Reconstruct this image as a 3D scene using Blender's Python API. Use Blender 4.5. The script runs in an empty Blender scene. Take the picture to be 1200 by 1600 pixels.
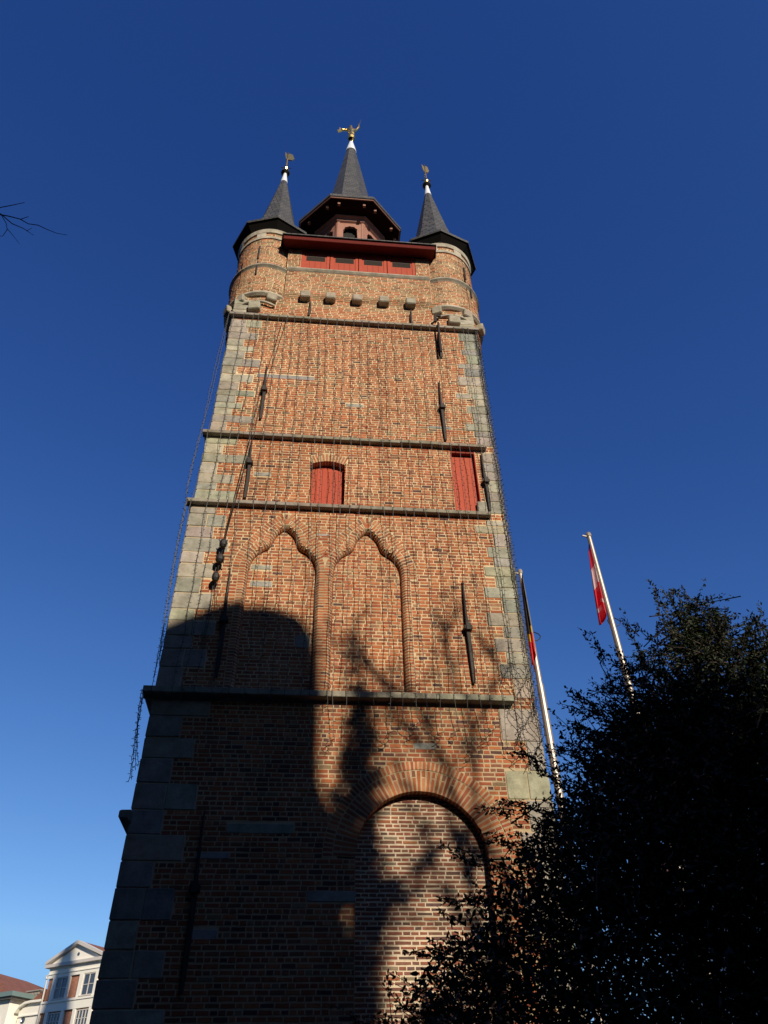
import bpy, bmesh, math, random
import numpy as np
from mathutils import Vector, Matrix
random.seed(7); rng = np.random.default_rng(11)
SC = bpy.context.scene; COL = SC.collection
R = math.radians
# ---------------------------------------------------------------- camera, sky, sun, exposure
CAM_Y = -13.0; CAM_Z = 1.6
cam_d = bpy.data.cameras.new("camera"); cam = bpy.data.objects.new("camera", cam_d); COL.objects.link(cam)
rt = Vector((0.99558754, -0.09192096, -0.01886774)); up = Vector((-0.04649996, -0.65792093, 0.75165005)); fw = Vector((0.08150587, 0.74745608, 0.6592922))
M = Matrix((rt, up, -fw)).transposed().to_4x4(); M.translation = (0, CAM_Y, CAM_Z)
cam.matrix_world = M
cam_d.sensor_fit = 'VERTICAL'; cam_d.sensor_height = 36; cam_d.lens = 27.0
cam_d.clip_start = 0.05; cam_d.clip_end = 3000
SC.camera = cam
SUN_EL, SUN_AZ = R(25), R(20)
SUNV = Vector((math.sin(SUN_AZ)*math.cos(SUN_EL), -math.cos(SUN_AZ)*math.cos(SUN_EL), math.sin(SUN_EL)))
w = bpy.data.worlds.new("World"); SC.world = w; w.use_nodes = True
nt = w.node_tree; bg = nt.nodes['Background']; sky = nt.nodes.new('ShaderNodeTexSky')
sky.sky_type = 'NISHITA'; sky.sun_disc = False; sky.sun_elevation = SUN_EL; sky.sun_rotation = math.atan2(SUNV.x, SUNV.y)
sky.air_density = 1.0; sky.dust_density = 0.3; sky.ozone_density = 3.5; sky.altitude = 0
sp = nt.nodes.new('ShaderNodeSeparateColor'); cbn = nt.nodes.new('ShaderNodeCombineColor'); nt.links.new(sky.outputs[0], sp.inputs[0])
for i, (g_, a_) in enumerate(((1.59, .41), (1.34, .52), (1.0, 1.0))):   # deep, saturated winter blue
    pw = nt.nodes.new('ShaderNodeMath'); pw.operation = 'POWER'; pw.inputs[1].default_value = g_; mu = nt.nodes.new('ShaderNodeMath'); mu.operation = 'MULTIPLY'; mu.inputs[1].default_value = a_
    nt.links.new(sp.outputs[i], pw.inputs[0]); nt.links.new(pw.outputs[0], mu.inputs[0]); mn = nt.nodes.new('ShaderNodeMath'); mn.operation = 'MINIMUM'; mn.inputs[1].default_value = (2.0, 4.1, 7.0)[i]; nt.links.new(mu.outputs[0], mn.inputs[0]); nt.links.new(mn.outputs[0], cbn.inputs[i])
nt.links.new(cbn.outputs[0], bg.inputs[0]); bg.inputs[1].default_value = 0.128
sd = bpy.data.lights.new("sun", 'SUN'); sd.energy = 5.0; sd.angle = R(0.5); sd.color = (1.0, 0.86, 0.66)
so = bpy.data.objects.new("sun", sd); COL.objects.link(so); so.rotation_euler = SUNV.to_track_quat('Z', 'Y').to_euler(); so.location = (10, -30, 40)
SC.view_settings.view_transform = 'Standard'; SC.view_settings.look = 'None'
SC.view_settings.exposure = 0.0; SC.view_settings.gamma = 1; SC.view_settings.use_curve_mapping = False

# ---------------------------------------------------------------- materials
MATS = {}
def mat(name, col=(.5,.5,.5), rough=.8, metal=0, attr=False, noise=0.0, nscale=3.0, bump=0.0, bscale=40.0, spec=None, stain=0.0, trans=0.0, dark=(.5,.5,.5)):
    if name in MATS: return MATS[name]
    m = bpy.data.materials.new(name); m.use_nodes = True; t = m.node_tree; b = t.nodes['Principled BSDF']
    b.inputs['Roughness'].default_value = rough; b.inputs['Metallic'].default_value = metal
    if spec is not None: b.inputs['Specular IOR Level'].default_value = spec
    L = t.links.new; tc = t.nodes.new('ShaderNodeTexCoord')
    rgb = t.nodes.new('ShaderNodeRGB'); rgb.outputs[0].default_value = (*col, 1); out = rgb.outputs[0]
    def mix(mode, a, bsock, fac):
        n = t.nodes.new('ShaderNodeMix'); n.data_type = 'RGBA'; n.blend_type = mode
        if isinstance(fac, (int, float)): n.inputs[0].default_value = fac
        else: L(fac, n.inputs[0])
        L(a, n.inputs[6])
        if isinstance(bsock, tuple): n.inputs[7].default_value = (*bsock, 1)
        else: L(bsock, n.inputs[7])
        return n.outputs[2]
    if attr:
        a = t.nodes.new('ShaderNodeAttribute'); a.attribute_name = 'tint'; out = mix('MULTIPLY', out, a.outputs['Color'], 1.0)
    if noise:
        n = t.nodes.new('ShaderNodeTexNoise'); n.inputs['Scale'].default_value = nscale; n.inputs['Detail'].default_value = 8; n.inputs['Roughness'].default_value = .65
        L(tc.outputs['Object'], n.inputs['Vector'])
        r = t.nodes.new('ShaderNodeMapRange'); r.inputs[1].default_value = .35; r.inputs[2].default_value = .68; r.inputs[3].default_value = 0; r.inputs[4].default_value = noise
        L(n.outputs[0], r.inputs[0]); out = mix('MULTIPLY', out, dark, r.outputs[0])
    if stain:
        mp = t.nodes.new('ShaderNodeMapping'); mp.inputs['Scale'].default_value = (1, 1, .35); L(tc.outputs['Object'], mp.inputs[0])
        n = t.nodes.new('ShaderNodeTexNoise'); n.inputs['Scale'].default_value = .9; n.inputs['Detail'].default_value = 7; n.inputs['Roughness'].default_value = .7
        L(mp.outputs[0], n.inputs['Vector'])
        r = t.nodes.new('ShaderNodeMapRange'); r.inputs[1].default_value = .46; r.inputs[2].default_value = .72; r.inputs[3].default_value = 0; r.inputs[4].default_value = stain
        L(n.outputs[0], r.inputs[0]); out = mix('MULTIPLY', out, (.42, .40, .36), r.outputs[0])
    L(out, b.inputs['Base Color'])
    if bump:
        n = t.nodes.new('ShaderNodeTexNoise'); n.inputs['Scale'].default_value = bscale; n.inputs['Detail'].default_value = 6; L(tc.outputs['Object'], n.inputs['Vector'])
        bp = t.nodes.new('ShaderNodeBump'); bp.inputs['Strength'].default_value = bump; bp.inputs['Distance'].default_value = .01
        L(n.outputs[0], bp.inputs['Height']); L(bp.outputs[0], b.inputs['Normal'])
    if trans:
        b.inputs['Transmission Weight'].default_value = trans
    MATS[name] = m; return m
BRICK = mat('brick', (1,1,1), .88, attr=True, noise=.55, nscale=18, bump=.6, bscale=90, stain=.8, spec=.25)
MORTAR = mat('mortar', (.74,.60,.41), .95, attr=True, noise=.4, nscale=9, bump=.5, bscale=120, stain=.45, dark=(.6,.55,.45), spec=.2)
STONE = mat('stone', (.40,.378,.325), .85, attr=True, noise=.8, nscale=4, bump=.7, bscale=25, dark=(.42,.42,.38), spec=.3)
STRING = mat('string_stone', (.31,.285,.235), .85, attr=True, noise=.8, nscale=4, bump=.6, bscale=30, dark=(.4,.4,.37), spec=.3)
IRON = mat('iron', (.022,.02,.02), .7, noise=.5, nscale=20, dark=(1.8,1.1,.8), bump=.3)
WIRE = mat('wire', (.012,.013,.012), .6)
BULB = mat('bulb', (.02,.022,.02), .35)
RED = mat('red_wood', (.44,.085,.05), .7, attr=True, noise=.45, nscale=6, bump=.3, bscale=60, dark=(.72,.62,.6), spec=.2)
DKRED = mat('dark_red_wood', (.13,.02,.015), .75, noise=.4, nscale=5, dark=(.6,.5,.5), spec=.1)
LOUVRE = mat('louvre', (.07,.055,.05), .8)
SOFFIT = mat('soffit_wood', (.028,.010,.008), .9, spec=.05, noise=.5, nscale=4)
LANT = mat('lantern_wood', (.36,.17,.12), .7, noise=.5, nscale=5, dark=(.6,.55,.55))
BLACK = mat('dark_inside', (.01,.01,.01), .9)
LEAD = mat('white_lead', (.78,.80,.83), .5, noise=.2, nscale=6)
GOLD = mat('gold', (.95,.62,.18), .28, metal=1)
STEEL = mat('pole_steel', (.34,.31,.29), .45, metal=.4, noise=.3, nscale=4)
def slate_mat():
    m = bpy.data.materials.new('slate'); m.use_nodes = True; t = m.node_tree; b = t.nodes['Principled BSDF']; L = t.links.new
    tc = t.nodes.new('ShaderNodeTexCoord'); s = t.nodes.new('ShaderNodeSeparateXYZ'); L(tc.outputs['Object'], s.inputs[0])
    add = t.nodes.new('ShaderNodeMath'); add.operation = 'ADD'; L(s.outputs[0], add.inputs[0]); L(s.outputs[1], add.inputs[1])
    cb = t.nodes.new('ShaderNodeCombineXYZ'); L(add.outputs[0], cb.inputs[0]); L(s.outputs[2], cb.inputs[1])
    br = t.nodes.new('ShaderNodeTexBrick'); br.inputs['Scale'].default_value = 1; br.inputs['Brick Width'].default_value = .2; br.inputs['Row Height'].default_value = .13
    br.inputs['Mortar Size'].default_value = .012; br.inputs['Color1'].default_value = (.085,.082,.078,1); br.inputs['Color2'].default_value = (.045,.046,.047,1); br.inputs['Mortar'].default_value = (.012,.012,.013,1)
    L(cb.outputs[0], br.inputs['Vector'])
    n = t.nodes.new('ShaderNodeTexNoise'); n.inputs['Scale'].default_value = 3; n.inputs['Detail'].default_value = 8; L(tc.outputs['Object'], n.inputs['Vector'])
    mx = t.nodes.new('ShaderNodeMix'); mx.data_type = 'RGBA'; mx.blend_type = 'OVERLAY'; mx.inputs[0].default_value = .5; L(br.outputs[0], mx.inputs[6]); L(n.outputs[0], mx.inputs[7])
    L(mx.outputs[2], b.inputs['Base Color']); b.inputs['Roughness'].default_value = .6
    bp = t.nodes.new('ShaderNodeBump'); bp.inputs['Distance'].default_value = .02; bp.inputs['Strength'].default_value = .5; L(br.outputs[1], bp.inputs['Height']); bp.invert = True; L(bp.outputs[0], b.inputs['Normal'])
    return m
SLATE = slate_mat()
def brick_shader(name, c1=(.36,.12,.05), c2=(.17,.06,.035), mo=(.45,.38,.28), sc=1.0):
    m = bpy.data.materials.new(name); m.use_nodes = True; t = m.node_tree; b = t.nodes['Principled BSDF']; L = t.links.new
    tc = t.nodes.new('ShaderNodeTexCoord'); s = t.nodes.new('ShaderNodeSeparateXYZ'); L(tc.outputs['Object'], s.inputs[0])
    add = t.nodes.new('ShaderNodeMath'); add.operation = 'ADD'; L(s.outputs[0], add.inputs[0]); L(s.outputs[1], add.inputs[1])
    cb = t.nodes.new('ShaderNodeCombineXYZ'); L(add.outputs[0], cb.inputs[0]); L(s.outputs[2], cb.inputs[1])
    br = t.nodes.new('ShaderNodeTexBrick'); br.inputs['Scale'].default_value = 1; br.inputs['Brick Width'].default_value = .25*sc; br.inputs['Row Height'].default_value = .067*sc
    br.inputs['Mortar Size'].default_value = .008; br.inputs['Bias'].default_value = -.1
    br.inputs['Color1'].default_value = (*c1,1); br.inputs['Color2'].default_value = (*c2,1); br.inputs['Mortar'].default_value = (*mo,1)
    L(cb.outputs[0], br.inputs['Vector']); L(br.outputs[0], b.inputs['Base Color']); b.inputs['Roughness'].default_value = .9
    bp = t.nodes.new('ShaderNodeBump'); bp.inputs['Distance'].default_value = .01; bp.inputs['Strength'].default_value = .7; bp.invert = True; L(br.outputs[1], bp.inputs['Height']); L(bp.outputs[0], b.inputs['Normal'])
    return m
SBRICK = brick_shader('side_brick')
HBRICK = brick_shader('house_brick', (.46,.17,.09), (.34,.12,.07), (.5,.4,.3))
DBRICK = brick_shader('dark_brick', (.07,.03,.022), (.04,.018,.015), (.07,.06,.05))

# ---------------------------------------------------------------- mesh helpers
class MB:
    def __init__(s): s.v = []; s.f = []; s.m = []; s.c = []
    def add(s, vs, fs, mi=0, col=(1,1,1)):
        o = len(s.v); s.v.extend(vs); s.c.extend([col]*len(vs))
        for q in fs: s.f.append([o+i for i in q]); s.m.append(mi)
    def box(s, x0, x1, y0, y1, z0, z1, mi=0, col=(1,1,1), j=0.0):
        vs = [(x, y, z) for z in (z0, z1) for y in (y0, y1) for x in (x0, x1)]
        if j: vs = [tuple(a+random.uniform(-j, j) for a in p) for p in vs]
        s.add(vs, [(0,2,3,1),(4,5,7,6),(0,1,5,4),(2,6,7,3),(0,4,6,2),(1,3,7,5)], mi, col)
    def tube(s, pts, rad, n=6, mi=0, col=(1,1,1), cap=True):
        pts = [Vector(p) for p in pts]; N = len(pts)
        if not hasattr(rad, '__len__'): rad = [rad]*N
        vs = []; a = None
        for i in range(N):
            t = (pts[min(i+1,N-1)]-pts[max(i-1,0)]); t = t.normalized() if t.length > 1e-9 else Vector((0,0,1))
            if a is None: a = t.orthogonal().normalized()
            else:
                a = a - t*a.dot(t); a = a.normalized() if a.length > 1e-6 else t.orthogonal().normalized()
            b = t.cross(a)
            for k in range(n):
                th = 2*math.pi*k/n; vs.append(tuple(pts[i]+(a*math.cos(th)+b*math.sin(th))*rad[i]))
        fs = [(i*n+k, i*n+(k+1)%n, (i+1)*n+(k+1)%n, (i+1)*n+k) for i in range(N-1) for k in range(n)]
        if cap: fs += [tuple(range(n))[::-1], tuple((N-1)*n+k for k in range(n))]
        s.add(vs, fs, mi, col)
    def lathe(s, prof, cx, cy, n=32, phase=0.0, mi=0, col=(1,1,1), a0=0, a1=360):
        full = abs(a1-a0-360) < 1e-6; m = n if full else n+1; vs = []
        for r, z in prof:
            for k in range(m):
                th = R(a0+phase+(a1-a0)*k/n); vs.append((cx+r*math.cos(th), cy+r*math.sin(th), z))
        fs = []
        for i in range(len(prof)-1):
            for k in range(n):
                k2 = (k+1) % m; fs.append((i*m+k, i*m+k2, (i+1)*m+k2, (i+1)*m+k))
        s.add(vs, fs, mi, col)
    def prism(s, poly, y0, y1, mi=0, col=(1,1,1)):   # poly in x,z extruded along y
        n = len(poly); vs = [(x, y0, z) for x, z in poly]+[(x, y1, z) for x, z in poly]
        fs = [tuple(range(n)), tuple(range(2*n-1, n-1, -1))]+[(i, i+n, (i+1)%n+n, (i+1)%n) for i in range(n)]
        s.add(vs, fs, mi, col)
    def build(s, name, mats, parent=None, bevel=0, smooth=False, fix=True):
        me = bpy.data.meshes.new(name); me.from_pydata(s.v, [], s.f)
        if not isinstance(mats, (list, tuple)): mats = [mats]
        for m in mats: me.materials.append(m)
        me.polygons.foreach_set('material_index', s.m)
        at = me.attributes.new('tint', 'FLOAT_COLOR', 'POINT'); c = np.ones((len(s.v), 4), np.float32); c[:, :3] = np.array(s.c, np.float32).reshape(-1, 3); at.data.foreach_set('color', c.ravel())
        if fix:
            bm = bmesh.new(); bm.from_mesh(me); bmesh.ops.recalc_face_normals(bm, faces=bm.faces); bm.to_mesh(me); bm.free()
        if smooth: me.polygons.foreach_set('use_smooth', [True]*len(me.polygons))
        me.update(); o = bpy.data.objects.new(name, me); COL.objects.link(o)
        if bevel: b = o.modifiers.new('bevel', 'BEVEL'); b.width = bevel; b.segments = 1; b.limit_method = 'ANGLE'
        if parent: o.parent = parent
        return o
def tag(o, label=None, cat=None, group=None, kind=None):
    for k, v in (('label', label), ('category', cat), ('group', group), ('kind', kind)):
        if v: o[k] = v
    return o
def empty(name, loc=(0,0,0), rz=0):
    o = bpy.data.objects.new(name, None); COL.objects.link(o); o.location = loc; o.rotation_euler = (0,0,rz); o.empty_display_size = .5; return o
def jc(c, a=.12):
    k = 1+random.uniform(-a, a); return tuple(x*k*(1+random.uniform(-a, a)*.4) for x in c)

# ---------------------------------------------------------------- brickwork
ORANGE=(.47,.155,.065); REDB=(.36,.105,.052); BROWN=(.25,.105,.062); PURPLE=(.125,.06,.055); BUFF=(.42,.27,.15); OLIVE=(.28,.19,.115); TAN=(.40,.215,.12); SALMON=(.50,.205,.105)
def patch(x, z, k=0):
    return math.sin(x*1.3+k+1.7*math.sin(z*.7+k))*math.sin(z*.9-k*2+1.2*math.sin(x*1.1))
def brick_tint(x, z):
    r = random.random(); p = patch(x, z)
    q = patch(x*2.3+5, z*1.9, 1.3)
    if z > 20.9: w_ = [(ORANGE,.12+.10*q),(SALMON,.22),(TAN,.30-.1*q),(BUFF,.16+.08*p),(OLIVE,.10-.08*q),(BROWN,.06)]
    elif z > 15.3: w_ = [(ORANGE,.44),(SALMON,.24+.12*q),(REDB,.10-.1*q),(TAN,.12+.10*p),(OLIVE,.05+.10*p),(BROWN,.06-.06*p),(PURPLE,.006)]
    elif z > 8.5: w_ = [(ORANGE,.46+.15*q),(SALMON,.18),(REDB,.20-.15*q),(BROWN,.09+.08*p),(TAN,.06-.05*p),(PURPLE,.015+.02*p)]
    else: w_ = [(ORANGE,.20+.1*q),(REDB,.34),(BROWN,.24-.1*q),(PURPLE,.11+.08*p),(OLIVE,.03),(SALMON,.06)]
    tot = sum(max(.01, b) for a, b in w_); r *= tot
    for a, b in w_:
        r -= max(.01, b)
        if r <= 0: return jc(a, .11)
    return jc(ORANGE)
def infill_tint(x, z):
    r = random.random()
    return jc((.30,.115,.075) if r < .5 else (.22,.105,.075) if r < .78 else (.15,.085,.072) if r < .88 else (.27,.2,.14) if r < .93 else (.38,.15,.075), .14)
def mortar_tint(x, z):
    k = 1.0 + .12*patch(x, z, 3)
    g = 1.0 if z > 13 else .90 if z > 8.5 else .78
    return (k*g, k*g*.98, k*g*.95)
def one_brick(mb, F, u0, u1, v0, v1, d, col, inset=.004, back=.03, j=.0025):
    J = lambda: random.uniform(-j, j)
    tl = random.uniform(-.002, .002)
    fr = [(u0+inset+J(), v0+inset+J(), d+tl), (u1-inset+J(), v0+inset+J(), d-tl), (u1-inset+J(), v1-inset+J(), d-tl), (u0+inset+J(), v1-inset+J(), d+tl)]
    bk = [(u0, v0, d-back), (u1, v0, d-back), (u1, v1, d-back), (u0, v1, d-back)]
    mb.add([F(*p) for p in fr]+[F(*p) for p in bk], [(0,1,2,3),(0,4,5,1),(1,5,6,2),(2,6,7,3),(3,7,4,0)], 0, col)
def scan(poly, z):
    xs = []; n = len(poly)
    for i in range(n):
        (x0, z0), (x1, z1) = poly[i], poly[(i+1) % n]
        if (z0 <= z) != (z1 <= z): xs.append(x0+(z-z0)*(x1-x0)/(z1-z0))
    xs.sort(); return list(zip(xs[::2], xs[1::2]))
def subtract(iv, cut):
    for a, b in cut:
        new = []
        for s, e in iv:
            if b <= s or a >= e: new.append((s, e)); continue
            if a > s: new.append((s, a))
            if b < e: new.append((b, e))
        iv = new
    return iv
def brickwork(mb, F, u0, u1, z0, z1, holes=(), mholes=None, inside=None, course=.082, joint=.021, tint=brick_tint, LS=.205, LH=.108, mdepth=.005, regular=False, seg=None, mt=mortar_tint):
    rows = max(1, round((z1-z0)/course)); h = (z1-z0)/rows
    for r in range(rows):
        za, zb = z0+r*h, z0+(r+1)*h; zm = (za+zb)/2
        iv = [(u0, u1)] if inside is None else [(a, b) for a, b in scan(inside, zm)]
        ivm = list(iv)
        for p in holes: iv = subtract(iv, scan(p, zm))
        for p in (holes if mholes is None else mholes): ivm = subtract(ivm, scan(p, zm))
        for a, b in ivm:
            n = 1 if seg is None else max(1, int((b-a)/seg))
            for k in range(n):
                p, q = a+(b-a)*k/n, a+(b-a)*(k+1)/n
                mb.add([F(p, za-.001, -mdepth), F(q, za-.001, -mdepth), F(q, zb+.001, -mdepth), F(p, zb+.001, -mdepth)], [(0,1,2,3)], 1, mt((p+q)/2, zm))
        header = (r % 2 == 0)
        off = random.uniform(0, .25) if not regular else (0 if header else .06)
        wav = random.uniform(-.002, .002)
        for a, b in iv:
            u = a - (off if not header else off*.5)
            while u < b-.01:
                if not regular and zm > 8.5: L = random.uniform(.185, .235) if random.random() < .80 else LH*1.1
                elif header: L = LH*1.08 if random.random() < .80 else LS*1.06
                else: L = LS*1.1 if random.random() < .85 else LH
                L *= random.uniform(.94, 1.06)
                s, e = max(u, a), min(u+L, b)
                if b-e < .045: e = b; u = b
                if e-s > .04:
                    jt = joint*random.uniform(.7, 1.3)
                    hv = random.uniform(-.002, .002)
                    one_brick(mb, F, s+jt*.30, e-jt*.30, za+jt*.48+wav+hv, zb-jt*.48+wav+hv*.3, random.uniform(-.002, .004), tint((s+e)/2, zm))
                u += L
def flat(y0): return lambda u, v, d: (u, y0-d, v)
def cyl(cx, cy, r): return lambda u, v, d: (cx+(r+d)*math.sin(u/r), cy-(r+d)*math.cos(u/r), v)
def resample(path, step):
    P = [Vector(p) for p in path]; S = [0]
    for a, b in zip(P, P[1:]): S.append(S[-1]+(b-a).length)
    n = max(1, round(S[-1]/step)); st = S[-1]/n
    def at(s):
        s = min(max(s, 0), S[-1])
        for i in range(len(P)-1):
            if s <= S[i+1]+1e-9:
                t = (s-S[i])/max(1e-9, S[i+1]-S[i]); return P[i].lerp(P[i+1], t)
        return P[-1]
    return at, st, n, S[-1]
def ring(mb, path, prof, y0=0.0, step=.066, joint=.026, tint=brick_tint, skip=None, mdrop=.0035, split=None):
    """voussoirs swept along path (x,z); prof = list of (offset outward, depth into wall)"""
    at, st, n, tot = resample(path, step)
    def frame(s):
        e = .03; a, b = at(s-e), at(s+e); t = (b-a)
        t = t.normalized() if t.length > 1e-9 else Vector((1, 0)); return at(s), Vector((-t.y, t.x))
    k = len(prof)
    for i in range(n):
        s0, s1 = i*st, (i+1)*st; p, nn = frame((s0+s1)/2); pm = p+nn*prof[-1][0]*.5
        if skip and skip(pm.x, pm.y): continue
        # mortar bed
        vs = []
        for s in (s0-.002, s1+.002):
            p, nn = frame(s)
            for o, d in prof:
                q = p+nn*(o+mdrop*(1 if o == prof[0][0] else 0)); vs.append((q.x, y0+d+mdrop, q.y))
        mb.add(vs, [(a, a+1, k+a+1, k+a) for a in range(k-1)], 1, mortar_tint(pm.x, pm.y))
        segs = [prof]
        if split and i % 2: segs = split
        for pr in segs:
            kk = len(pr); vs = []; jj = joint/2
            for s in (s0+jj, s1-jj):
                p, nn = frame(s)
                for o, d in pr:
                    q = p+nn*o; vs.append((q.x+random.uniform(-.002, .002), y0+d+random.uniform(-.002, .002), q.y+random.uniform(-.002, .002)))
            p, nn = frame((s0+s1)/2)
            # back closing point
            pe = pr[-1]
            for s in (s0+jj, s1-jj):
                p, nn = frame(s); q = p+nn*pe[0]; vs.append((q.x, y0+pe[1]+.03, q.y))
            fs = [(a, a+1, kk+a+1, kk+a) for a in range(kk-1)]
            fs += [tuple(range(kk))+(2*kk,), tuple(range(2*kk-1, kk-1, -1))+(2*kk+1,), (kk-1, 2*kk-1, 2*kk+1, 2*kk)]
            mb.add(vs, fs, 0, tint(pm.x, pm.y))

# ================================================================ TOWER
XL, XR = -2.87, 4.22
def XLz(z): return -2.77 if z > 15.28 else -2.83 if z > 13.06 else XL
DEPTH = 7.1; YC = DEPTH/2; XC = (XL+XR)/2
tower = tag(empty('belfry_tower', (XC, 0, 0)), 'tall square brick belfry tower with grey stone bands, corner turrets and slate spires', 'tower')
def TP(o):  # parent to tower keeping world coordinates
    o.parent = tower; o.location = (-XC, 0, 0); return o
S1, S2, S3, S4 = 20.17, 15.28, 13.06, 8.40   # centres of the string courses
# quoins
quoin_holes = []
def make_quoins(side, zones, name):
    mb = MB(); z = .2; k = 0
    while z < 20.98:
        zone = [q for q in zones if q[0] <= z][-1]
        h = random.uniform(*zone[1]); 
        for s in (S1, S2, S3, S4):
            if z < s-.11 < z+h+.12: h = s-.11-z
            if s-.11 <= z < s+.11:
                z = s+.11
                if mb.v: TP(mb.build(name, STONE, bevel=.012)); mb = MB()
        if z+h > 21.05: h = 21.05-z
        if h < .08: z += max(h, .02); continue
        w_ = random.uniform(*zone[2]) if k % 2 else random.uniform(*zone[3]); k += 1
        k_ = random.uniform(.82, 1.15); c = (k_, k_, k_)
        if random.random() < .25: c = (k_*.88, k_*.90, k_*.93)
        if random.random() < .2: c = (k_*1.16, k_*1.12, k_*1.04)
        g = .006
        nsplit = 2 if (w_ > .75 and random.random() < .6) else 1
        for q in range(nsplit):
            a, b = w_*q/nsplit, w_*(q+1)/nsplit
            if side < 0: x0, x1 = XLz(z)+a+(g if q else -random.uniform(0,.015)), XLz(z)+b-g
            else: x0, x1 = XR-b+g, XR-a-(g if q else -random.uniform(0,.02))
            cc = tuple(v_*random.uniform(.93, 1.07) for v_ in c)
            mb.box(x0, x1, -.006-random.uniform(0,.008), .38 if q == 0 else .1, z+g, z+h-g, 0, cc, .006)
        if side < 0: quoin_holes.append([(XL-.1, z), (XLz(z)+w_, z), (XLz(z)+w_, z+h), (XL-.1, z+h)])
        else: quoin_holes.append([(XR-w_, z), (XR+.1, z), (XR+.1, z+h), (XR-w_, z+h)])
        z += h
    o = TP(mb.build(name, STONE, bevel=.012)); return o
make_quoins(-1, [(0,(.36,.50),(.85,1.05),(.42,.6)), (8.5,(.24,.42),(.7,.98),(.42,.62)), (13.0,(.22,.4),(.7,1.1),(.35,.55)), (15.4,(.22,.34),(.65,1.05),(.38,.62))], 'corner_quoins')
make_quoins(1, [(0,(.4,.6),(.62,.82),(.3,.45)), (8.5,(.22,.4),(.52,.76),(.36,.5)), (13.0,(.24,.4),(.40,.47),(.34,.42)), (15.4,(.2,.4),(.5,.82),(.3,.5))], 'corner_quoins')
# loose repair stones set in the brick
loose = [(-1.85,-.35,17.55,17.72),(-1.3,-.2,5.95,6.12),(-1.75,-1.2,5.55,5.66),(.05,.83,4.93,5.10),(-1.4,-.95,10.98,11.12),(-1.42,-.98,11.42,11.54),(2.6,3.2,15.95,16.05),(.5,.95,16.6,16.72),
         (-1.6,-1.2,14.0,14.12),(-.4,-.1,9.55,9.85),(1.85,2.25,7.45,7.58),(-.1,.2,12.28,12.36),(-2.9+1.2,-1.25,4.4,4.55)]
loose_holes = []
for a, b, c, d in loose:
    inn = (-1.5 < a and b < -.03 and 8.5 < c < 12.4)
    y0 = .15 if inn else 0
    mb = MB(); mb.box(a+.006, b-.006, y0-.004, y0+.06, c+.006, d-.006, 0, jc((.95,1,1.05), .15), .004); loose_holes.append([(a,c),(b,c),(b,d),(a,d)]); TP(mb.build('repair_stone', STONE, bevel=.006))
# niche paths (x,z)
def ogee(x0, x1, apex, zb):
    xm = (x0+x1)/2; hw = (x1-x0)/2
    L = [(-1,zb),(-1,11.15),(-1.0,11.42),(-.93,11.62),(-.80,11.78),(-.62,11.89),(-.49,11.94),(-.40,12.04),(-.34,12.20),(-.25,12.34),(-.12,12.44),(0,apex)]
    pts = [(xm+hw*a, z) for a, z in L]+[(xm-hw*a, z) for a, z in L[-2::-1]]
    return smooth(pts)
def smooth(pts, it=1):
    for _ in range(it):
        out = [pts[0]]
        for (a, b), (c, d) in zip(pts, pts[1:]):
            sharp = max(b, d) > 12.38
            out += [(a*.75+c*.25, b*.75+d*.25), (a*.25+c*.75, b*.25+d*.75)]
        out.append(pts[-1]); pts = out
    return pts
NB = 8.50
n1 = ogee(-1.46, -.05, 12.52, NB); n2 = ogee(.32, 1.75, 12.52, NB)
def offs(path, d):
    out = []
    for i, p in enumerate(path):
        a = Vector(path[max(0, i-1)]); b = Vector(path[min(len(path)-1, i+1)]); t = (b-a).normalized(); out.append((p[0]-t.y*d, p[1]+t.x*d))
    return out
def clampx(poly, lo=None, hi=None): return [(max(lo, x) if lo is not None else x, z) if hi is None else (min(hi, x), z) for x, z in poly]
NW = .19
def arc(cx, cz, r, a0, a1, n=40): return [(cx+r*math.cos(R(a0+(a1-a0)*i/n)), cz+r*math.sin(R(a0+(a1-a0)*i/n))) for i in range(n+1)]
AX, AZ, AR = 1.91, 5.60, 1.10
arch_path = arc(AX, AZ, AR, 180, 0)
arch_open = [(AX-AR, .15)]+arch_path+[(AX+AR, .15)]
arch_out = arc(AX, AZ, 1.635, 180, 0)
arch_hole = [(AX-AR, .15), (AX-AR, AZ)]+arch_out+[(AX+AR, AZ), (AX+AR, .15)]
arch_mort = [(AX-AR, .15), (AX-AR, AZ)]+arc(AX, AZ, 1.4, 180, 0)+[(AX+AR, AZ), (AX+AR, .15)]
def seg_top(x0, x1, z, rise, n=10): return [(x0+(x1-x0)*i/n, z+rise*math.sin(math.pi*i/n)) for i in range(n+1)]
wx0, wx1, wz0, wz1 = -.27, .51, 13.18, 14.50
win_path = seg_top(wx0, wx1, wz1, .10)
win_hole = [(wx0, wz0)]+[(wx0-.04, wz1)]+offs(win_path, .24)+[(wx1+.04, wz1)]+[(wx1, wz0)]
win_mort = [(wx0, wz0)]+offs(win_path, .1)+[(wx1, wz0)]
shx0, shx1, shz0, shz1 = 3.08, 3.70, 13.17, 15.16
sh_hole = [(shx0, shz0), (shx1, shz0), (shx1, shz1), (shx0, shz1)]
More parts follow.
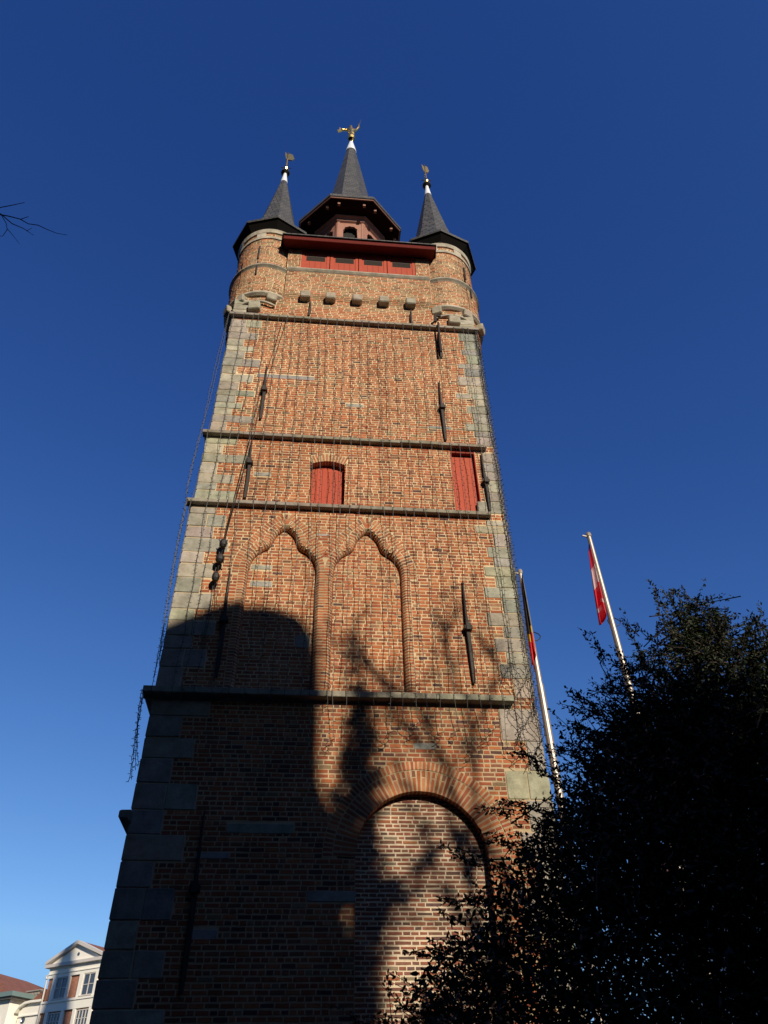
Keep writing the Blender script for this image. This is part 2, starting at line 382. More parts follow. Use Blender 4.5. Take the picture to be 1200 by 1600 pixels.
# outer hood rings of the niches (simple pointed arcs)
def hood(x0, x1, apexz):
    xm = (x0+x1)/2
    L = [(x0-NW-.01, 11.2), (x0-NW+.01, 11.55), (x0-.03, 11.92), (xm-.40, 12.40), (xm-.18, 12.64), (xm, apexz)]
    return smooth(L+[(2*xm-a, b) for a, b in L[-2::-1]])
h1 = hood(-1.46, -.05, 12.76); h2 = hood(.32, 1.75, 12.76)
XM = .135
def closed_area(path): return list(path)+[(path[-1][0], path[0][1]-.0)]
nh1 = clampx(offs(n1, NW), hi=XM); nh2 = clampx(offs(n2, NW), lo=XM)
hh1 = clampx(offs(h1, .14)+h1[::-1], hi=XM); hh2 = clampx(offs(h2, .14)+h2[::-1], lo=XM)
hm1 = clampx(offs(n1, .07), hi=XM); hm2 = clampx(offs(n2, .07), lo=XM)
holes = [nh1, nh2, hh1, hh2, arch_hole, win_hole, sh_hole]+quoin_holes
mholes = [hm1, hm2, arch_mort, win_mort, sh_hole]
lh_wall = [h for h, l in zip(loose_holes, loose) if not (-1.5 < l[0] and l[1] < -.03 and 8.5 < l[2] < 12.4)]
lh_niche = [h for h in loose_holes if h not in lh_wall]
mb = MB(); F0 = flat(0.0)
for za_, zb_ in ((.15, 13.06), (13.06, 15.28), (15.28, 21.28)): brickwork(mb, F0, XLz(zb_)+.02, XR-.02, za_, zb_, holes+lh_wall, mholes)
TP(mb.build('front_wall', [BRICK, MORTAR], fix=False))
# blind niches
for path, hd, sk in ((n1, h1, lambda x, z: x > XM-.005), (n2, h2, lambda x, z: x < XM+.005)):
    mb = MB()
    ring(mb, path, [(0,.165),(0,.10),(.02,.06),(.05,.025),(.08,-.004),(NW-.004,-.004)], tint=brick_tint)
    ring(mb, hd, [(0,-.003),(.13,-.003)], skip=lambda x, z, sk=sk: sk(x, z) or z < 11.1, step=.07)
    o = TP(mb.build('blind_arch', [BRICK, MORTAR]))
    mb = MB(); brickwork(mb, flat(.15), 0, 0, NB-.05, 12.6, [offs(path, -.0)[:0] or [(9,9),(9.1,9),(9.1,9.1)]]+(lh_niche), [], inside=offs(path, .03))
    TP(mb.build('niche_infill', [BRICK, MORTAR], fix=False))
# relieving arch
mb = MB()
def atint(x, z): 
    r = random.random(); return jc(ORANGE if r < .5 else REDB if r < .75 else SALMON if r < .88 else BROWN, .15)
ring(mb, arch_path, [(0,.20),(0,0),(.36,0)], tint=atint, step=.070, split=[[(0,.20),(0,0),(.235,0)],[(.25,0),(.36,0)]])
ring(mb, arc(AX, AZ, 1.478, 180, 0), [(0,-.006),(.15,-.006)], tint=atint, step=.070)
TP(mb.build('relieving_arch', [BRICK, MORTAR]))
mb = MB(); brickwork(mb, flat(.18), 0, 0, .15, 6.75, [], [], inside=[(AX-AR-.02, .15)]+offs(arch_path, .03)+[(AX+AR+.02, .15)], tint=infill_tint, joint=.021, course=.068, LS=.235, LH=.12, regular=True, mt=lambda x, z: (1.0,1.06,1.2))
TP(mb.build('arch_infill', [BRICK, MORTAR], fix=False))
for xx, sgn in ((AX-AR, 1), (AX+AR, -1)):
    mb = MB()
    brickwork(mb, (lambda xx, sgn: (lambda u, v, d: (xx+sgn*d, u, v)))(xx, sgn), -.002, .19, .15, AZ, [], [])
    TP(mb.build('arch_jamb', [BRICK, MORTAR]))
# window
mb = MB()
for i in range(10):
    pass
ring(mb, offs(win_path, 0), [(0,.20),(0,0),(.235,0)], tint=lambda x, z: jc(SALMON if random.random() < .4 else BUFF if random.random() < .4 else ORANGE, .15), step=.066)
for xx, sgn in ((wx0, 1), (wx1, -1)):
    brickwork(mb, (lambda xx, sgn: (lambda u, v, d: (xx+sgn*d, u, v)))(xx, sgn), -.002, .19, wz0, wz1, [], [])
win = TP(mb.build('window', [BRICK, MORTAR]))
def boards(x0, x1, z0, z1, y, n, top=None, t=.03, c=(1,1,1)):
    mb = MB(); wd = (x1-x0)/n
    for i in range(n):
        a, b = x0+wd*i, x0+wd*(i+1)-.007
        mb.box(a, b, y+random.uniform(-.002,.002), y+t, z0, z1, 0, tuple(q*random.uniform(.94,1.05) for q in c))
    mb.box(x0, x1, y+.02, y+t+.01, z0, z1, 0, (.35,.3,.3)); return mb
mb = boards(wx0+.01, wx1-.01, wz0, wz1+.1, .17, 6)
o = mb.build('shutter', RED, win)
mb = MB(); mb.box(wx0, wx1, .0, .2, wz0-.06, wz0); mb.build('sill', STRING, win)
mb = boards(shx0, shx1, shz0, shz1-.06, .10, 5, c=(1.02,1.05,1.05))
mb.box(shx0, shx0+.02, -.004, .2, shz0, shz1, 0, (.9,.8,.8)); mb.box(shx1-.025, shx1, -.004, .2, shz0, shz1, 0, (.9,.8,.8)); mb.box(shx0, shx1, -.002, .2, shz1-.05, shz1, 0, (.5,.4,.4))
TP(mb.build('loading_door', RED))
# side and back walls, dark core closing the inside
mb = MB()
for x, za, zb in ((XL+.012, 0, 13.06), (-2.818, 13.06, 15.28), (-2.758, 15.28, 23.6), (XR-.012, 0, 23.6)):
    mb.add([(x, .1, za), (x, DEPTH, za), (x, DEPTH, zb), (x, .1, zb)], [(0,1,2,3)])
mb.add([(XL+.012, DEPTH, 0), (XR-.012, DEPTH, 0), (XR-.012, DEPTH, 23.6), (XL+.012, DEPTH, 23.6)], [(0,1,2,3)])
TP(mb.build('side_wall', SBRICK))
mb = MB(); mb.box(XL+.13, XR-.05, .35, DEPTH-.05, .1, 23.2); mb.box(XL-.04, XR+.04, -.08, DEPTH+.04, -.3, .16)
TP(mb.build('wall_core', SBRICK))
# string courses
def string_course(zc, x0, x1, proj=.13, hgt=.18, wrap=True, front=True, xl=XL):
    mb = MB()
    prof = [(.02, zc+hgt*.42), (-proj*.8, zc+hgt*.40), (-proj, zc+hgt*.32), (-proj, zc-hgt*.18), (-proj*.85, zc-hgt*.24), (-proj*.12, zc-hgt*.24), (-proj*.05, zc-hgt*.45), (.02, zc-hgt*.45)]
    n = len(prof)
    if front:
        x = x0
        while x < x1-.01:
            e = min(x+random.uniform(.9, 1.5), x1)
            if x1-e < .35: e = x1
            dy, dz = random.uniform(-.006,.006), random.uniform(-.006,.006); c = jc((1,1,1), .12)
            vs = [(x+.003, y+dy, z+dz) for y, z in prof]+[(e-.003, y+dy, z+dz+random.uniform(-.002,.002)) for y, z in prof]
            mb.add(vs, [tuple(range(n))[::-1], tuple(range(n, 2*n))]+[(i, (i+1)%n, n+(i+1)%n, n+i) for i in range(n)], 0, c); x = e
    if wrap:   # left return
        y = -proj+.001 if not front else .0
        vs = []
        for yy in (y, DEPTH):
            for p, z in prof: vs.append((xl+p+.02, yy, z))
        mb.add(vs, [tuple(range(n)), tuple(range(2*n-1, n-1, -1))]+[(i, n+i, n+(i+1)%n, (i+1)%n) for i in range(n)], 0, (.9,.9,.9))
    return TP(mb.build('string_course', STRING, bevel=.006))
string_course(S1, -2.83, 4.29, xl=-2.70); string_course(S2, -2.92, 4.0, xl=-2.78); string_course(S3, -2.97, 3.86, xl=-2.83); string_course(S4, -3.05, 3.76, proj=.18, hgt=.22, xl=-2.89)
string_course(6.17, XL-.1, XL+.1, front=False, proj=.17, hgt=.2)
# iron wall anchors
def anchor(x, zt, zb, zc=None, y=-.03, name='wall_anchor', w_=.033):
    mb = MB(); H_ = zt-zb
    pts = []; N = 9
    for i in range(N):
        t = i/(N-1); z = zt-H_*t; wd = w_*(.35+1.0*t**.6) if zc is None or z > zc else w_*(1.35)
        if t > .92: wd *= .75
        pts.append((x+.012*math.sin(t*5+x), y-.035*math.sin(math.pi*t), z, wd))
    vs = []
    for px, py, pz, wd in pts: vs += [(px-wd, py, pz), (px+wd, py, pz), (px+wd*.7, py-.035, pz), (px-wd*.7, py-.035, pz)]
    fs = [(4*i+k, 4*i+(k+1)%4, 4*i+4+(k+1)%4, 4*i+4+k) for i in range(N-1) for k in range(4)]+[(0,1,2,3), tuple(4*(N-1)+k for k in (3,2,1,0))]
    mb.add(vs, fs)
    if zc: 
        mb.box(x-.08, x+.08, y-.10, y+.04, zc-.045, zc+.045); mb.box(x-.05, x+.05, y-.13, y+.03, zc-.08, zc+.08)
    return TP(mb.build(name, IRON, bevel=.006))
for a in ((-1.60,18.05,15.9,16.98),(-1.72,15.12,13.25,14.35),(-1.80,11.2,8.75,10.0),(-1.67,6.3,3.7,5.1),(3.12,20.05,18.85,None),(2.99,17.8,15.5,16.7),(3.86,15.1,13.22,14.12),(3.05,11.2,8.78,10.0)): anchor(*a)
for a in ((-.60,21.15,20.4,None),(2.36,21.05,20.1,None)): anchor(*a, w_=.03)

# ---------------------------------------------------------------- upper stage between the turrets
TLx, TLy, TRx, TRy = -2.0, 1.02, 3.56, 1.06; TR1, TR2 = 1.14, 1.08
mb = MB()
for k, zz in enumerate((21.28, 21.35, 21.42)):
    brickwork(mb, flat(-.012-.015*k), XL+.1, XR-.1, zz, zz+.07)
    mb.box(XL+.1, XR-.1, -.008-.015*k, .1, zz, zz+.07, 1, (.8,.75,.7))
brickwork(mb, flat(-.055), -1.38, 3.02, 21.49, 22.66)
mb.box(-1.37, 3.01, -.049, .3, 21.49, 22.66, 1, (.8,.75,.7))
# brick piers each side of the red boards, above the string
brickwork(mb, flat(-.03), -1.4, -.99, 22.83, 23.9); brickwork(mb, flat(-.03), 2.62, 3.05, 22.83, 23.9)
mb.box(-1.39, -.99, -.02, .3, 22.83, 23.95, 1); mb.box(2.62, 3.04, -.02, .3, 22.83, 23.95, 1)
TP(mb.build('parapet_wall', [BRICK, MORTAR]))
for x in (-.76, -.02, .77, 1.56, 2.36):
    mb = MB(); mb.prism([(x-.145, 21.14), (x+.145, 21.14), (x+.15, 21.43), (x-.15, 21.43)], -.21, .05, 0, jc((1.05,1.0,.95), .08))
    TP(mb.build('corbel', STONE, bevel=.03))
mb = MB(); prof = [(-.0,22.83),(-.11,22.80),(-.12,22.74),(-.08,22.68),(-.05,22.65),(0,22.65)]
n = len(prof); mb.add([(-1.36, y, z) for y, z in prof]+[(3.0, y, z) for y, z in prof], [tuple(range(n)), tuple(range(2*n-1,n-1,-1))]+[(i, n+i, n+(i+1)%n, (i+1)%n) for i in range(n)], 0, (1.3,1.3,1.3))
TP(mb.build('string_course', STRING))
px = [-1.0, -.09, .81, 1.71, 2.61]
for i in range(4):
    a, b = px[i]+.012, px[i+1]-.012
    mb = MB(); mb.box(a, b, .0, .06, 22.84, 24.0, 0, (.95,.95,.95)); 
    mb.box(a, a+.09, -.02, .02, 22.86, 24.0, 0, (1,1,1)); mb.box(b-.09, b, -.02, .02, 22.86, 24.0, 0, (1,1,1)); mb.box(a+.091, b-.091, -.018, .02, 22.84, 22.93)
    for k in range(3): xx = a+.09+(b-a-.18)*(k+1)/4; mb.box(xx-.004, xx+.004, -.004, .01, 22.94, 23.35, 0, (.4,.35,.35))
    o = TP(mb.build('shutter_panel', RED))
    mb = MB()
    for k in range(5): z = 23.40+k*.05; mb.add([(a+.16, -.015, z), (b-.14, -.015, z), (b-.14, .03, z+.05), (a+.16, .03, z+.05)], [(0,1,2,3)])
    mb.box(a+.16, b-.14, -.001, .03, 23.38, 23.66); l = mb.build('louvre', LOUVRE); l.parent = o
# eave
EY = -.40
mb = MB(); x0, x1 = -1.57, 3.22
mb.box(x0, x1, EY-.03, EY, 23.86, 24.04); TP(mb.build('eave_fascia', DKRED, bevel=.01))
mb = MB(); mb.add([(x0, EY, 23.88), (x1, EY, 23.88), (x1, .12, 24.05), (x0, .12, 24.05)], [(0,1,2,3)])
for x in (x0, x1): mb.add([(x, EY, 23.88), (x, .3, 24.05), (x, .3, 24.4), (x, EY, 24.08)], [(0,1,2,3)])
TP(mb.build('eave_soffit', DKRED))
mb = MB(); LX, LY = .63, 3.5
# roof hipped up to the lantern foot
a = [(XL+.2, EY-.05, 24.12), (XR-.2, EY-.05, 24.12), (XR-.1, DEPTH+.1, 24.12), (XL+.1, DEPTH+.1, 24.12)]; a = [(max(x0-.04, min(x1+.04, p[0])) if p[1] < 0 else p[0], p[1], p[2]) for p in a]
b = [(LX-1.3, LY-1.3, 27.6), (LX+1.3, LY-1.3, 27.6), (LX+1.3, LY+1.3, 27.6), (LX-1.3, LY+1.3, 27.6)]
mb.add(a+b, [(0,1,5,4),(1,2,6,5),(2,3,7,6),(3,0,4,7),(4,5,6,7)]); mb.box(x0-.03, x1+.03, EY-.06, EY+.02, 24.10, 24.15)
TP(mb.build('roof', SLATE))
# ---------------------------------------------------------------- lantern
def octo(r, ph=22.5): return [(LX+r*math.cos(R(ph+45*k)), LY+r*math.sin(R(ph+45*k))) for k in range(8)]
ap = 1/math.cos(R(22.5))
lan = TP((lambda m: (m.lathe([(1.30*ap,27.3),(1.30*ap,28.75)], LX, LY, 8, 22.5), m.build('lantern', LANT))[1])(MB()))
# body with arched openings on each face
hw = 1.22*math.tan(R(22.5))
for k in range(8):
    th = R(45*k-90); 
    mb = MB(); ow = hw*.56; zb, zs = 28.75, 29.65
    arc_ = [(ow*math.cos(R(180-t)), zs+.30*math.sin(R(180-t))) for t in range(0, 181, 20)]
    # ragged trefoil edge
    arc_ = [(x_*(1-.10*(i % 2)), z_-.03*(i % 2)) for i, (x_, z_) in enumerate(arc_)]
    L = [(-hw, zb), (-hw, 30.25)]; 
    outer = [(-hw, zb)]+[(-hw, 30.25)]+[(hw, 30.25)]+[(hw, zb)]
    inner = [(ow, zb)]+arc_[::-1]+[(-ow, zb)]
    poly = outer+inner
    def T(x, y, z): 
        c, s = math.cos(th+math.pi/2), math.sin(th+math.pi/2); yy = -1.22+y
        return (LX+x*c-yy*s, LY+x*s+yy*c, z)
    nn = len(poly); vs = [T(x, 0, z) for x, z in poly]+[T(x, .1, z) for x, z in poly]
    mb.add(vs, [tuple(range(nn)), tuple(range(2*nn-1, nn-1, -1))]+[(i, i+nn, (i+1)%nn+nn, (i+1)%nn) for i in range(nn)])
    for xx in (-hw+.03, hw-.03): mb.add([T(*p) for p in ((xx-.05,-.03,zb),(xx+.05,-.03,zb),(xx+.05,-.03,30.2),(xx-.05,-.03,30.2),(xx-.05,.02,zb),(xx+.05,.02,zb),(xx+.05,.02,30.2),(xx-.05,.02,30.2))], [(0,1,2,3),(0,4,7,3),(1,5,6,2)])
    o = mb.build('lantern_arch', LANT); o.parent = lan
mb = MB(); mb.lathe([(1.28*ap,28.62),(1.38*ap,28.68),(1.38*ap,28.75),(1.22*ap,28.80)], LX, LY, 8, 22.5); mb.lathe([(1.22*ap,30.15),(1.30*ap,30.2),(1.33*ap,30.32),(1.42*ap,30.36),(1.42*ap,30.44),(1.2*ap,30.5)], LX, LY, 8, 22.5)
o = mb.build('cornice', LANT); o.parent = lan
mb = MB(); mb.lathe([(1.0*ap,28.6),(1.0*ap,30.4)], LX, LY, 8, 22.5); mb.lathe([(.02,28.7),(1.2*ap,28.7)], LX, LY, 8, 22.5); o = mb.build('dark_chamber', BLACK); o.parent = lan
mb = MB(); mb.lathe([(1.2*ap,30.46),(1.98*ap,30.60)], LX, LY, 8, 22.5)
for k in range(8):
    for q in (-.28, .28):
        th = R(45*k+q*45-0); r_ = 1.72; c, s = math.cos(th), math.sin(th)
    th = R(22.5+45*k); p0 = Vector((LX+1.3*math.cos(th), LY+1.3*math.sin(th), 30.50)); p1 = Vector((LX+2.1*math.cos(th), LY+2.1*math.sin(th), 30.57)); mb.tube([p0, p1], .05, 4)
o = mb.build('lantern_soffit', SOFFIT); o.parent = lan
for k in range(8):   # small pale bracket ends under the eave edge
    for q in (-.26, .26, ):
        th = R(45*k); c, s = math.cos(th), math.sin(th); t_ = q*1.9
        x, y = LX+c*1.82-s*t_, LY+s*1.82+c*t_
        mb = MB(); mb.box(x-.05, x+.05, y-.05, y+.05, 30.40, 30.55); o = mb.build('eave_bracket', LANT); o.parent = lan
mb = MB(); mb.lathe([(1.98*ap,30.575),(2.02*ap,30.575),(2.02*ap,30.66)], LX, LY, 8, 22.5); o = mb.build('eave_edge', LANT); o.parent = lan
mb = MB(); mb.lathe([(2.0*ap,30.60),(2.06*ap,30.64),(2.06*ap,30.80),(1.45,31.4),(1.05,32.5),(.86,34.3),(.225,39.3)], LX, LY, 8, 22.5); o = mb.build('spire', SLATE); o.parent = lan
mb = MB(); mb.lathe([(.245,39.25),(.26,39.30),(.09,40.35),(.05,40.4),(.0,40.4)], LX, LY, 16, 22.5); o = mb.build('spire_cap', LEAD); o.parent = lan

# ---------------------------------------------------------------- corner turrets
def turret(cx, cy, ph, name='turret'):
    mb = MB()
    F = cyl(cx, cy, TR1); U = math.pi*TR1
    brickwork(mb, F, -U*.62, U*.62, 21.32, 22.66, seg=.16)
    F = cyl(cx, cy, TR2); U = math.pi*TR2
    brickwork(mb, F, -U*.62, U*.62, 22.83, 24.42, seg=.16)
    mb.lathe([(TR1-.02,21.3),(TR1-.02,22.7),(TR2-.02,22.8),(TR2-.02,25.5)], cx, cy, 40, 0, 1, (.8,.7,.6))
    root = TP(mb.build(name, [BRICK, MORTAR], fix=False))
    def sub(mb, nm, m, **k): o = mb.build(nm, m, **k); o.parent = root; return o
    mb = MB(); mb.lathe([(TR2,22.85),(TR1+.06,22.80),(TR1+.07,22.73),(TR1+.02,22.68),(TR1-.01,22.64)], cx, cy, 48, 0, 0, (1.25,1.25,1.25)); sub(mb, 'string_ring', STRING)
    # stone band with brick panels
    mb = MB(); mb.lathe([(TR2-.01,24.42),(TR2+.035,24.42),(TR2+.035,24.54),(TR2-.01,24.54)], cx, cy, 48, 0, 0, (1.25,1.2,1.15))
    mb.lathe([(TR2-.01,24.76),(TR2+.04,24.76),(TR2+.07,24.92),(TR2-.01,24.92)], cx, cy, 48, 0, 0, (1.25,1.2,1.15))
    for k in range(8):
        a = 45*k+20; mb.lathe([(TR2-.01,24.53),(TR2+.03,24.53),(TR2+.03,24.77),(TR2-.01,24.77)], cx, cy, 5, 0, 0, (1.3,1.25,1.2), a, a+16)
    sub(mb, 'stone_band', STONE)
    mb = MB(); brickwork(mb, cyl(cx, cy, TR2-.0), -math.pi*TR2*.62, math.pi*TR2*.62, 24.54, 24.76, seg=.16); sub(mb, 'band_bricks', [BRICK, MORTAR], fix=False)
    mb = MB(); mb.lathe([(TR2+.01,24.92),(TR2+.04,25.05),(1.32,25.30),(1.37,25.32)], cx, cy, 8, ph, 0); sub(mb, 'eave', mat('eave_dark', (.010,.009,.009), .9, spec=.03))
    mb = MB(); mb.lathe([(1.37,25.31),(1.38,25.34),(1.38,25.41),(1.0,25.85),(.78,26.5),(.62,27.3),(.125,30.5)], cx, cy, 8, ph); sub(mb, 'spire', SLATE)
    tx = cx
    mb = MB(); mb.lathe([(.128,30.46),(.133,30.50),(.055,31.25),(0,31.26)], tx, cy, 16, 0); sub(mb, 'spire_cap', LEAD)
    mb = MB()
    mb.lathe([(.05,31.2),(.17,31.28),(.17,31.34),(.05,31.40)], tx, cy, 12); mb.tube([(tx, cy, 31.3), (tx, cy, 33.1)], .03, 6)
    mb.tube([(tx-.2, cy, 31.75), (tx+.2, cy, 31.75)], .018, 5)
    sub(mb, 'vane_rod', IRON)
    mb = MB(); mb.lathe([(0,31.5),(.07,31.55),(.1,31.63),(.07,31.71),(0,31.75)], tx, cy, 12); mb.tube([(tx, cy, 31.85), (tx, cy, 32.5)], [.045,.035], 8)
    vx = .28 if cx < 0 else .16
    mb.prism([(tx-.05,32.5),(tx+.05,32.44),(tx+vx*.7,32.42),(tx+vx,32.58),(tx+vx*.8,32.75),(tx+vx*.75,32.88),(tx+vx*.3,32.98),(tx-.02,32.9),(tx-.12,33.12),(tx-.10,32.8)], cy-.02, cy+.02); sub(mb, 'weather_vane', GOLD)
    # corbelling under the drum
    mb = MB(); mb.lathe([(TR1+.0,21.34),(TR1+.04,21.33),(TR1+.05,21.24),(TR1-.02,21.18),(TR1-.14,21.17)], cx, cy, 40, 0, 0, (1.15,1.1,1.05)); sub(mb, 'corbel_ring', STONE)
    mb = MB(); mb.lathe([(TR1-.12,20.2),(TR1-.10,20.75),(TR1-.08,21.2)], cx, cy, 40, 0, 1, (.8,.7,.6)); brickwork(mb, cyl(cx, cy, TR1-.075), -1.3, 1.3, 20.95, 21.18, seg=.2); brickwork(mb, cyl(cx, cy, TR1-.085), -1.3, 1.3, 20.3, 20.95, seg=.2)
    sub(mb, 'corbel_brick', [BRICK, MORTAR], fix=False)
    s = -1 if cx < XC else 1
    for ang in (-27+s*6, 20+s*6, 62*s):
        mb = MB(); th = R(ang); c, sn = math.cos(th), math.sin(th)
        def B(hw_, r0, r1, z0, z1, sc=1.0):
            vs = []
            for z in (z0, z1):
                for rr in (r0, r1 if z == z1 else r1-.04):
                    for t in (-hw_, hw_): vs.append((cx+rr*sn+t*c, cy-rr*c+t*sn, z))
            mb.add(vs, [(0,1,3,2),(4,6,7,5),(0,4,5,1),(2,3,7,6),(0,2,6,4),(1,5,7,3)], 0, jc((1.1,1.05,1.0), .08))
        B(.15, .7, TR1+.12, 20.92, 21.20); sub(mb, 'corbel_block', STONE, bevel=.025)
    mb = MB(); th = R(-3+s*6); c, sn = math.cos(th), math.sin(th); B(.17, .7, TR1+.10, 20.42, 20.72); sub(mb, 'corbel_block', STONE, bevel=.025)
    # two little stone arches springing from the lower block
    mb = MB()
    for a0, a1 in ((-32+s*6, -4+s*6), (-2+s*6, 26+s*6)):
        pts = []
        for i in range(9):
            t = i/8; a = R(a0+(a1-a0)*t); z = 20.74+.10*math.sin(math.pi*(t*.5 if a0 < -10+s*6 else .5+t*.5)); rr = TR1+.0
            pts.append((cx+rr*math.sin(a), cy-rr*math.cos(a), z))
        mb.tube(pts, .045, 6, 0, (1.35,1.3,1.25))
    sub(mb, 'corbel_arch', STONE)
    # narrow slits
    for ang, z0, z1 in ((-16*1 if s < 0 else 38, 23.25, 23.95), (-14 if s < 0 else 42, 22.25, 22.95)):
        mb = MB(); th = R(ang); rr = TR1+.03 if z1 < 23 else TR2+.03
        mb.tube([(cx+rr*math.sin(th), cy-rr*math.cos(th), z0), (cx+rr*math.sin(th), cy-rr*math.cos(th), z1)], .028, 5); sub(mb, 'turret_anchor', IRON)
    return root
def copy_tree(o, parent=None):
    c = o.copy(); COL.objects.link(c)
    if parent: c.parent = parent
    for ch in [x for x in o.children]: copy_tree(ch, c)
    return c
tl = turret(TLx, TLy, 7); tr = turret(TRx, TRy, -2)
for t, x in ((tl, TLx), (tr, TRx)):
    c = copy_tree(t, tower); cy = TLy if x < 0 else TRy
    # mirrored round the tower's middle: rotate half a turn about the tower axis
    c.rotation_euler = (0, 0, math.pi); c.location = (-XC+2*XC, 2*YC, 0)
    # world = rot(p)+loc+tower loc
# down pipes at string ends on turrets
mb = MB(); mb.tube([(3.02,-.22,20.25),(3.04,-.2,20.6),(3.2,-.08,20.75)], .04, 6); mb.tube([(3.1,-.2,20.25),(3.1,-.2,18.9)], .03, 6); TP(mb.build('drain_pipe', IRON))

# ---------------------------------------------------------------- gilded statue on the central spire
def statue():
    root = tag(empty('statue', (LX, LY, 40.38)), 'small gilded figure with raised staff on the tip of the central spire', 'statue')
    me = bpy.data.meshes.new('figure')
    V = [((0,0,1.05),.19),((0,0,1.45),.20),((-.03,0,1.72),.10),((-.05,-.02,1.93),.14),((-.05,-.02,2.05),.10),
         ((.26,0,1.58),.085),((.42,-.03,1.95),.07),((.40,-.05,2.3),.055),
         ((-.28,0,1.60),.085),((-.42,-.05,1.40),.075),((-.60,-.08,1.40),.07),
         ((.10,0,.75),.13),((.07,.02,.38),.09),((.05,0,.06),.07),
         ((-.10,.04,.72),.13),((-.05,.1,.40),.09),((-.0,.05,.08),.07)]
    E = [(0,1),(1,2),(2,3),(3,4),(1,5),(5,6),(6,7),(1,8),(8,9),(9,10),(0,11),(11,12),(12,13),(0,14),(14,15),(15,16)]
    me.from_pydata([v for v, r in V], E, []); o = bpy.data.objects.new('figure', me); COL.objects.link(o); o.parent = root
    me.materials.append(GOLD)
    sk = o.modifiers.new('skin', 'SKIN'); sk.use_smooth_shade = True
    for i, (v, r) in enumerate(V): me.skin_vertices[0].data[i].radius = (r, r); 
    me.skin_vertices[0].data[0].use_root = True
    s = o.modifiers.new('sub', 'SUBSURF'); s.levels = 1; s.render_levels = 1
    mb = MB(); mb.tube([(.36,-.06,1.9),(.46,-.05,2.4),(.56,-.04,3.05)], [.035,.03,.008], 6); mb.build('staff', GOLD, root)
    mb = MB(); mb.add([(x+.22, y, z-.12) for x, y, z in ((-.74,-.06,1.40),(-.98,-.07,1.18),(-1.04,-.07,1.44),(-.92,-.07,1.50),(-.92,-.07,1.80),(-.74,-.06,1.62),(-.74,.0,1.40),(-.98,-.01,1.18),(-1.04,-.01,1.44),(-.92,-.01,1.50),(-.92,-.01,1.80),(-.74,.0,1.62))],
        [(0,1,2,3,4,5),(11,10,9,8,7,6)]+[(i,i+6,(i+1)%6+6,(i+1)%6) for i in range(6)]); mb.build('banner', GOLD, root)
    mb = MB(); mb.lathe([(0,-.02),(.10,0),(.06,.12),(.02,.15)], 0, 0, 12); mb.build('pedestal', IRON, root); root.scale = (.88, .88, .9)
    mb = MB(); mb.lathe([(.17,.42),(.22,.60),(.20,.85),(.14,1.1)], 0, .02, 14); mb.build('skirt', GOLD, root)
statue()

# ---------------------------------------------------------------- strings of little lights
def light_strand(pts, label, group, dens=.11, rad=.0064, name='light_strand', bl=.045):
    mb = MB(); mb.tube(pts, rad, 3, 0, cap=False)
    P = [Vector(p) for p in pts]; side = 1; acc = 0
    for a, b in zip(P, P[1:]):
        L = (b-a).length; d = (b-a)/max(L, 1e-6); s = acc
        while s < L:
            p = a+d*s; side = -side; v = Vector((side*random.uniform(.6, 1), random.uniform(-.7, .1), random.uniform(-.6, .4))).normalized()*bl*random.uniform(.7, 1.25)
            mb.tube([p, p+v*.4, p+v], [.003, .0065, .005], 3, 1)
            s += dens*random.uniform(.75, 1.3)
        acc = s-L
    o = mb.build(name, [WIRE, BULB], fix=False); tag(o, label, 'string lights', group); return o
NS = 29
for i in range(NS):
    x = -2.66+(4.0+2.66)*i/(NS-1)+random.uniform(-.05, .05)
    if i == 0: x = -2.7
    zend = random.uniform(7.3, 7.95) if x > .3 else random.uniform(8.0, 8.35)
    pts = []; z = 20.22; ph = random.uniform(0, 6); am = random.uniform(.006, .02); drift = random.uniform(-.1, .1) - (.16 if x < -1.5 else 0)
    while z > zend:
        t = (20.22-z)/12.5
        near = min(abs(z-s) for s in (S1, S2, S3, S4)); y = -.185 if near < .18 else -.185+.10*min(1, (near-.18)/1.2)
        if abs(z-S4) < .2: y = -.21
        if abs(z-20.22) < .01: y = -.12
        pts.append((x+am*math.sin(z*1.1+ph)+.012*math.sin(z*5+ph)+drift*t, y, z)); z -= .17
    if x > .3:
        cx_ = pts[-1][0]; 
        for k in range(6): pts.append((cx_+.06*math.sin(k*1.7+ph)+(.03*k*(1 if ph > 3 else -1)), -.1, zend-.06*k))
    light_strand(pts, 'thin dark string of tiny unlit lights hanging down the front of the brick tower', 'light strings hanging down the tower front')
# outside corners
def bow(x0, z0, x1, z1, y0, y1, out, n=24):
    return [(x0+(x1-x0)*i/n+out*math.sin(math.pi*i/n)+random.uniform(-.012,.012), y0+(y1-y0)*i/n, z0+(z1-z0)*i/n) for i in range(n+1)]
for k in range(2): light_strand(bow(-2.82-.015*k, 20.1, -2.92-.015*k, 15.4, -.16, -.16, .02-.05*k)+bow(-2.92-.02*k, 15.38, -2.97-.02*k, 13.15, -.16, -.16, -.03), 'dark light string hanging free beside the left corner between the upper stone bands', 'light strings off the upper left corner', .09)
for k in range(3): light_strand(bow(-2.97+.015*k, 13.1, XL-.06+.03*k, 9.3-random.uniform(0,.8), -.16, -.05, -.03*k), 'tangled light string bunched at the left corner beside the blind arches', 'light strings bunched at the left corner', .08)
for k in range(4): light_strand(bow(-3.06+.02*k, 8.35, XL-.12+.035*k, 6.8+random.uniform(-.1,.3), -.19, -.05, -.02*k), 'short light string drooping off the left end of the lowest stone band', 'light strings off the lowest band', .07)
for k in range(5): light_strand(bow(4.20+.012*k, 20.1, 4.18+.02*k-.15*(k>3), 8.2-random.uniform(0,1.2), -.12, -.05, -.03+.014*k), 'tangled light string running down the right corner stones of the tower', 'light strings along the right corner', .085)
